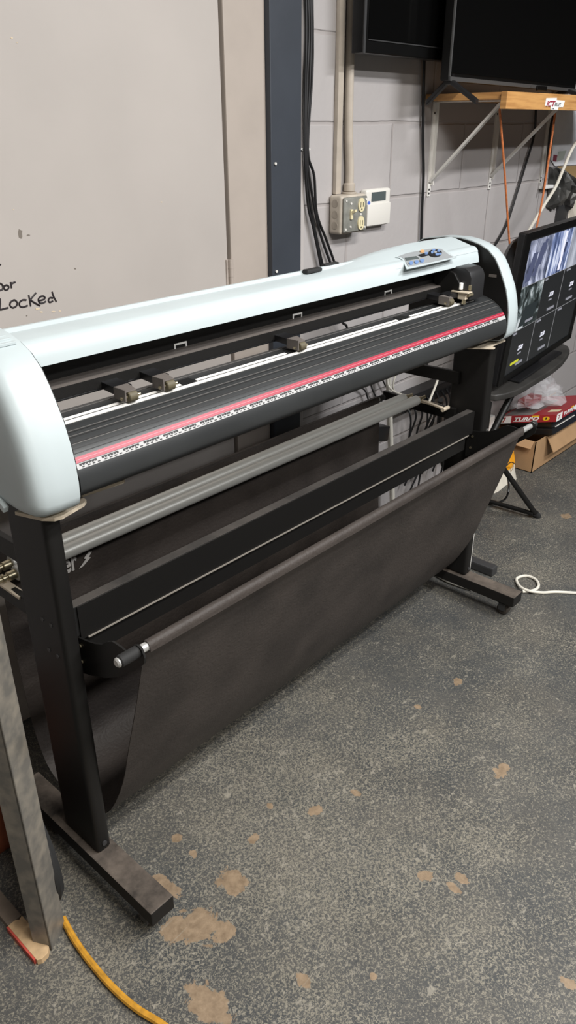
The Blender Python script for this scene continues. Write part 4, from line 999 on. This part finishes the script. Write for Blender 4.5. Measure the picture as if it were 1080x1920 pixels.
# pinch rollers
def pinch(x, parent=None):
    pa = MB(); pa.obox((x-.020, 1.195, 1.058), (.036, 0, 0), (0, -.052, -.004), (0, 0, .014), .001)
    pr_ = pa.build('pinch_arm', 'black_plastic', vc)
    a = MB(); a.obox((x-.020, 1.148, 1.0685), (.030, 0, 0), (0, -.026, -.006), (0, 0, .0022), .0005); a.box(x-.021, x-.018, 1.116, 1.150, 1.048, 1.070); a.build('bracket_plate', 'rail', pr_)
    MB().cyl((x-.010, 1.126, 1.0525), (x+.010, 1.126, 1.0525), .0105, 22, .0015).build('pinch_wheel', mat('wheel_olive', (.10, .085, .05), .6) if 'wheel' not in M else M['wheel'], pr_, True)
    MB().cyl((x-.024, 1.126, 1.0525), (x+.020, 1.126, 1.0525), .0030, 12).build('axle', 'brass', pr_, True)
    return pr_
M['wheel'] = mat('wheel_olive', (.10, .085, .05), .6)
for x in (.815, .905, 1.292, 1.928): pinch(x)
# carriage
ca = MB().prism([(1.100, 1.050), (1.100, 1.112), (1.108, 1.128), (1.122, 1.137), (1.185, 1.139), (1.190, 1.133), (1.190, 1.050)], 0, 1.992, 2.070, .005, 2).build('carriage', 'carriage_grey', vc, True)
a = MB(); a.prism([(1.125, 1.060), (1.125, 1.09), (1.15, 1.122), (1.20, 1.138), (1.215, 1.138), (1.215, 1.060)], 0, 1.980, 1.998, .002); a.build('carriage_plate', 'black_paint', ca)
a = MB(); a.box(1.970, 1.996, 1.095, 1.150, 1.0725, 1.0760, .001); a.box(1.976, 1.996, 1.105, 1.130, 1.054, 1.0725, .002); a.build('tool_arm', 'tan_steel', ca)
a = MB(); a.cyl((1.9860, 1.128, 1.079), (1.9860, 1.128, 1.098), .0065, 14, .001); a.build('pen_holder', 'white', ca, True)
a = MB(); a.cyl((1.9960, 1.104, 1.079), (1.9960, 1.104, 1.094), .0048, 14, .001); a.cyl((1.9840, 1.100, 1.066), (2.0060, 1.100, 1.066), .0045, 14, .001); a.cyl((1.9840, 1.113, 1.040), (1.9840, 1.113, 1.068), .0060, 14, .001); a.build('adjust_screw', 'brass', ca, True)
a = MB(); a.tube([(2.0000, 1.166, 1.078), (1.9960, 1.165, 1.105), (1.9940, 1.150, 1.122), (1.9940, 1.128, 1.124), (1.9950, 1.110, 1.112), (1.9960, 1.104, 1.092)], .0016, 6, 5); a.build('wire', 'wire_red', ca, True)
a = MB(); a.obox((1.930, 1.16, 1.062), (.05, 0, 0), (0, -.03, -.004), (0, 0, .012), .002); a.build('pinch_arm', 'black_plastic', ca)
a = MB(); a.box(2.00, 2.05, 1.175, 1.22, 1.132, 1.146, .002); a.build('top_slider', 'black_plastic', ca)
# bent steel hold-down plates under the caps
MB().prism([(.560, 1.145), (.578, 1.090), (.592, 1.072), (.606, 1.069), (.660, 1.083), (.671, 1.092), (.673, 1.112), (.680, 1.117), (.768, 1.110), (.773, 1.114), (.770, 1.119), (.676, 1.130), (.662, 1.150)], 2, .896, .903, .001).build('mounting_plate', 'tan_steel', vc)
mb = MB(); mb.prism([(2.035, 1.125), (2.090, 1.055), (2.102, 1.058), (2.110, 1.075), (2.20, 1.076), (2.205, 1.082), (2.195, 1.152), (2.10, 1.150)], 2, .898, .902, .0008); mb.build('mounting_plate', 'tan_steel', vc)
CUT['on'] = False

# ================================================================== BEHIND THE CUTTER
# pole, adapter, cables in the gap behind the cutter
wpole = MB().cyl(at(728, 690, 1, 1.60), (at(728, 690, 1, 1.60).x+.10, 1.60, 0.0), .011, 14).build('white_pole', 'cable_white', None, True); tag(wpole, 'white plastic pipe standing behind the cutter, seen through the basket gap', 'pipe')
ad = MB().obox(at(704, 830, 1, 1.57), (.085, 0, -.02), (0, .05, 0), (.01, 0, .06), .006).build('power_adapter', 'black_plastic', None, True); tag(ad, 'black power adapter block hanging behind the cutter beside the white pipe', 'adapter')
ps_ = MB().box(2.44, 2.92, WY-.07, WY-.002, .475, .535, .004).build('power_strip', 'black_plastic'); tag(ps_, 'black power strip on the wall behind the right leg of the cutter', 'power strip')
rn = random.Random(11)
for k in range(12):
    x = 2.46+.037*k; z1_ = rn.uniform(.17, .32); dx = rn.uniform(-.06, .06)
    pts = [(x, WY-.072, .505), (x+dx*.3, WY-.095, .455), (x+dx, WY-.06-.03*rn.random(), (z1_+.47)/2), (x+dx*1.4, WY-.05, z1_), (x+dx*1.4+.05, WY-.04, z1_-.05), (x+dx+.06, WY-.05, z1_+.02), (x+.02, WY-.03, .20*rn.random()+.05)]
    cord('hanging_cable', pts, .0042, 'cable_black', 'black cable dangling from the power strip behind the right leg of the cutter', 'cable', 'black cables hanging below the power strip')
cord('white_cable', [at(727, 700, 1, 1.56), at(728, 722, 1, 1.55), at(740, 735, 1, 1.52), at(765, 743, 1, 1.47), at(782, 752, 1, 1.42)], .0042, 'cable_white', 'white cable bending over the right end of the silver rollers')
cord('white_cable', [at(824, 703, 1, 1.50), at(816, 725, 1, 1.50), at(808, 745, 1, 1.50), at(803, 758, 1, 1.50)], .0045, 'cable_white', 'short straight white cable hanging beside the right leg of the cutter')
cord('white_cable', [at(742, 702, 1, 1.62), at(737, 725, 1, 1.62), at(745, 742, 1, 1.62), at(760, 770, 1, 1.62)], .0035, 'cable_white', 'thin white cable against the wall between the white pipe and the power strip')
for i, pp_ in enumerate(([(672, 725), (684, 732), (690, 748), (694, 756)], [(694, 718), (700, 735), (708, 748), (716, 752)], [(712, 700), (722, 722), (735, 745), (748, 765)])):
    cord('thin_cable', path(pp_, WY-.02), .003, 'cable_black', ('thin black cable curving down to the rear rod end, left of the other two', 'thin black cable between the two others beside the rear rod end', 'thin black cable nearest the white pipe behind the rollers')[i], 'cable', 'thin cables on the wall behind the rollers')
cord('power_cable', [at(622, 500, 1, 1.50), at(628, 515, 1, 1.56), at(640, 598, 1, 1.62), at(650, 612, 1, 1.62), at(655, 640, 1, 1.62)], .0042, 'cable_black', 'black cable seen through the slot of the cutter, dropping behind it')
cord('power_cable', [at(800, 556, 1, 1.64), at(801, 620, 1, 1.64), at(800, 690, 1, 1.63)], .005, 'cable_black', 'black cable dropping along the wall behind the carriage end of the cutter')
bk = MB().obox((2.30, 1.06, 0), (.04, .0, 0), (0, .11, 0), (0, 0, .035), .006).build('metal_block', 'dark_grey'); tag(bk, 'small dark block on the floor behind the right foot of the cutter', 'block')
cord('white_cable', [at(818, 1078, 2, .006), at(840, 1090, 2, .006), at(865, 1099, 2, .006), at(884, 1105, 2, .006)], .006, 'cable_white', 'pale cable end lying on the floor under the right foot of the cutter')

# ================================================================== LIGHT
w = bpy.data.worlds.new('world'); scene.world = w; w.use_nodes = True
w.node_tree.nodes['Background'].inputs['Color'].default_value = (.93, .96, 1.0, 1); w.node_tree.nodes['Background'].inputs['Strength'].default_value = .30
def area(name, loc, size, sy_, power, col, target=None):
    l = bpy.data.lights.new(name, 'AREA'); l.shape = 'RECTANGLE'; l.size = size; l.size_y = sy_; l.energy = power; l.color = col
    o = bpy.data.objects.new(name, l); C.objects.link(o); o.location = loc
    t = Vector(target or (loc[0], loc[1], 0)) - Vector(loc); o.rotation_euler = t.to_track_quat('-Z', 'Y').to_euler(); return o
area('ceiling_lamp', (1.0, -.35, 2.92), 1.2, .22, 64, (1, .975, .94))
area('ceiling_lamp', (2.7, -.80, 2.92), 1.2, .22, 70, (.98, .985, 1))
area('ceiling_lamp', (.3, -1.9, 2.92), 1.2, .22, 55, (1, .95, .88))
area('ceiling_lamp', (2.8, -2.0, 2.92), 1.2, .22, 55, (.98, .985, 1))

scene.view_settings.view_transform = 'Standard'; scene.view_settings.look = 'None'; scene.view_settings.gamma = 1; scene.view_settings.use_curve_mapping = False
scene.view_settings.exposure = 0.38
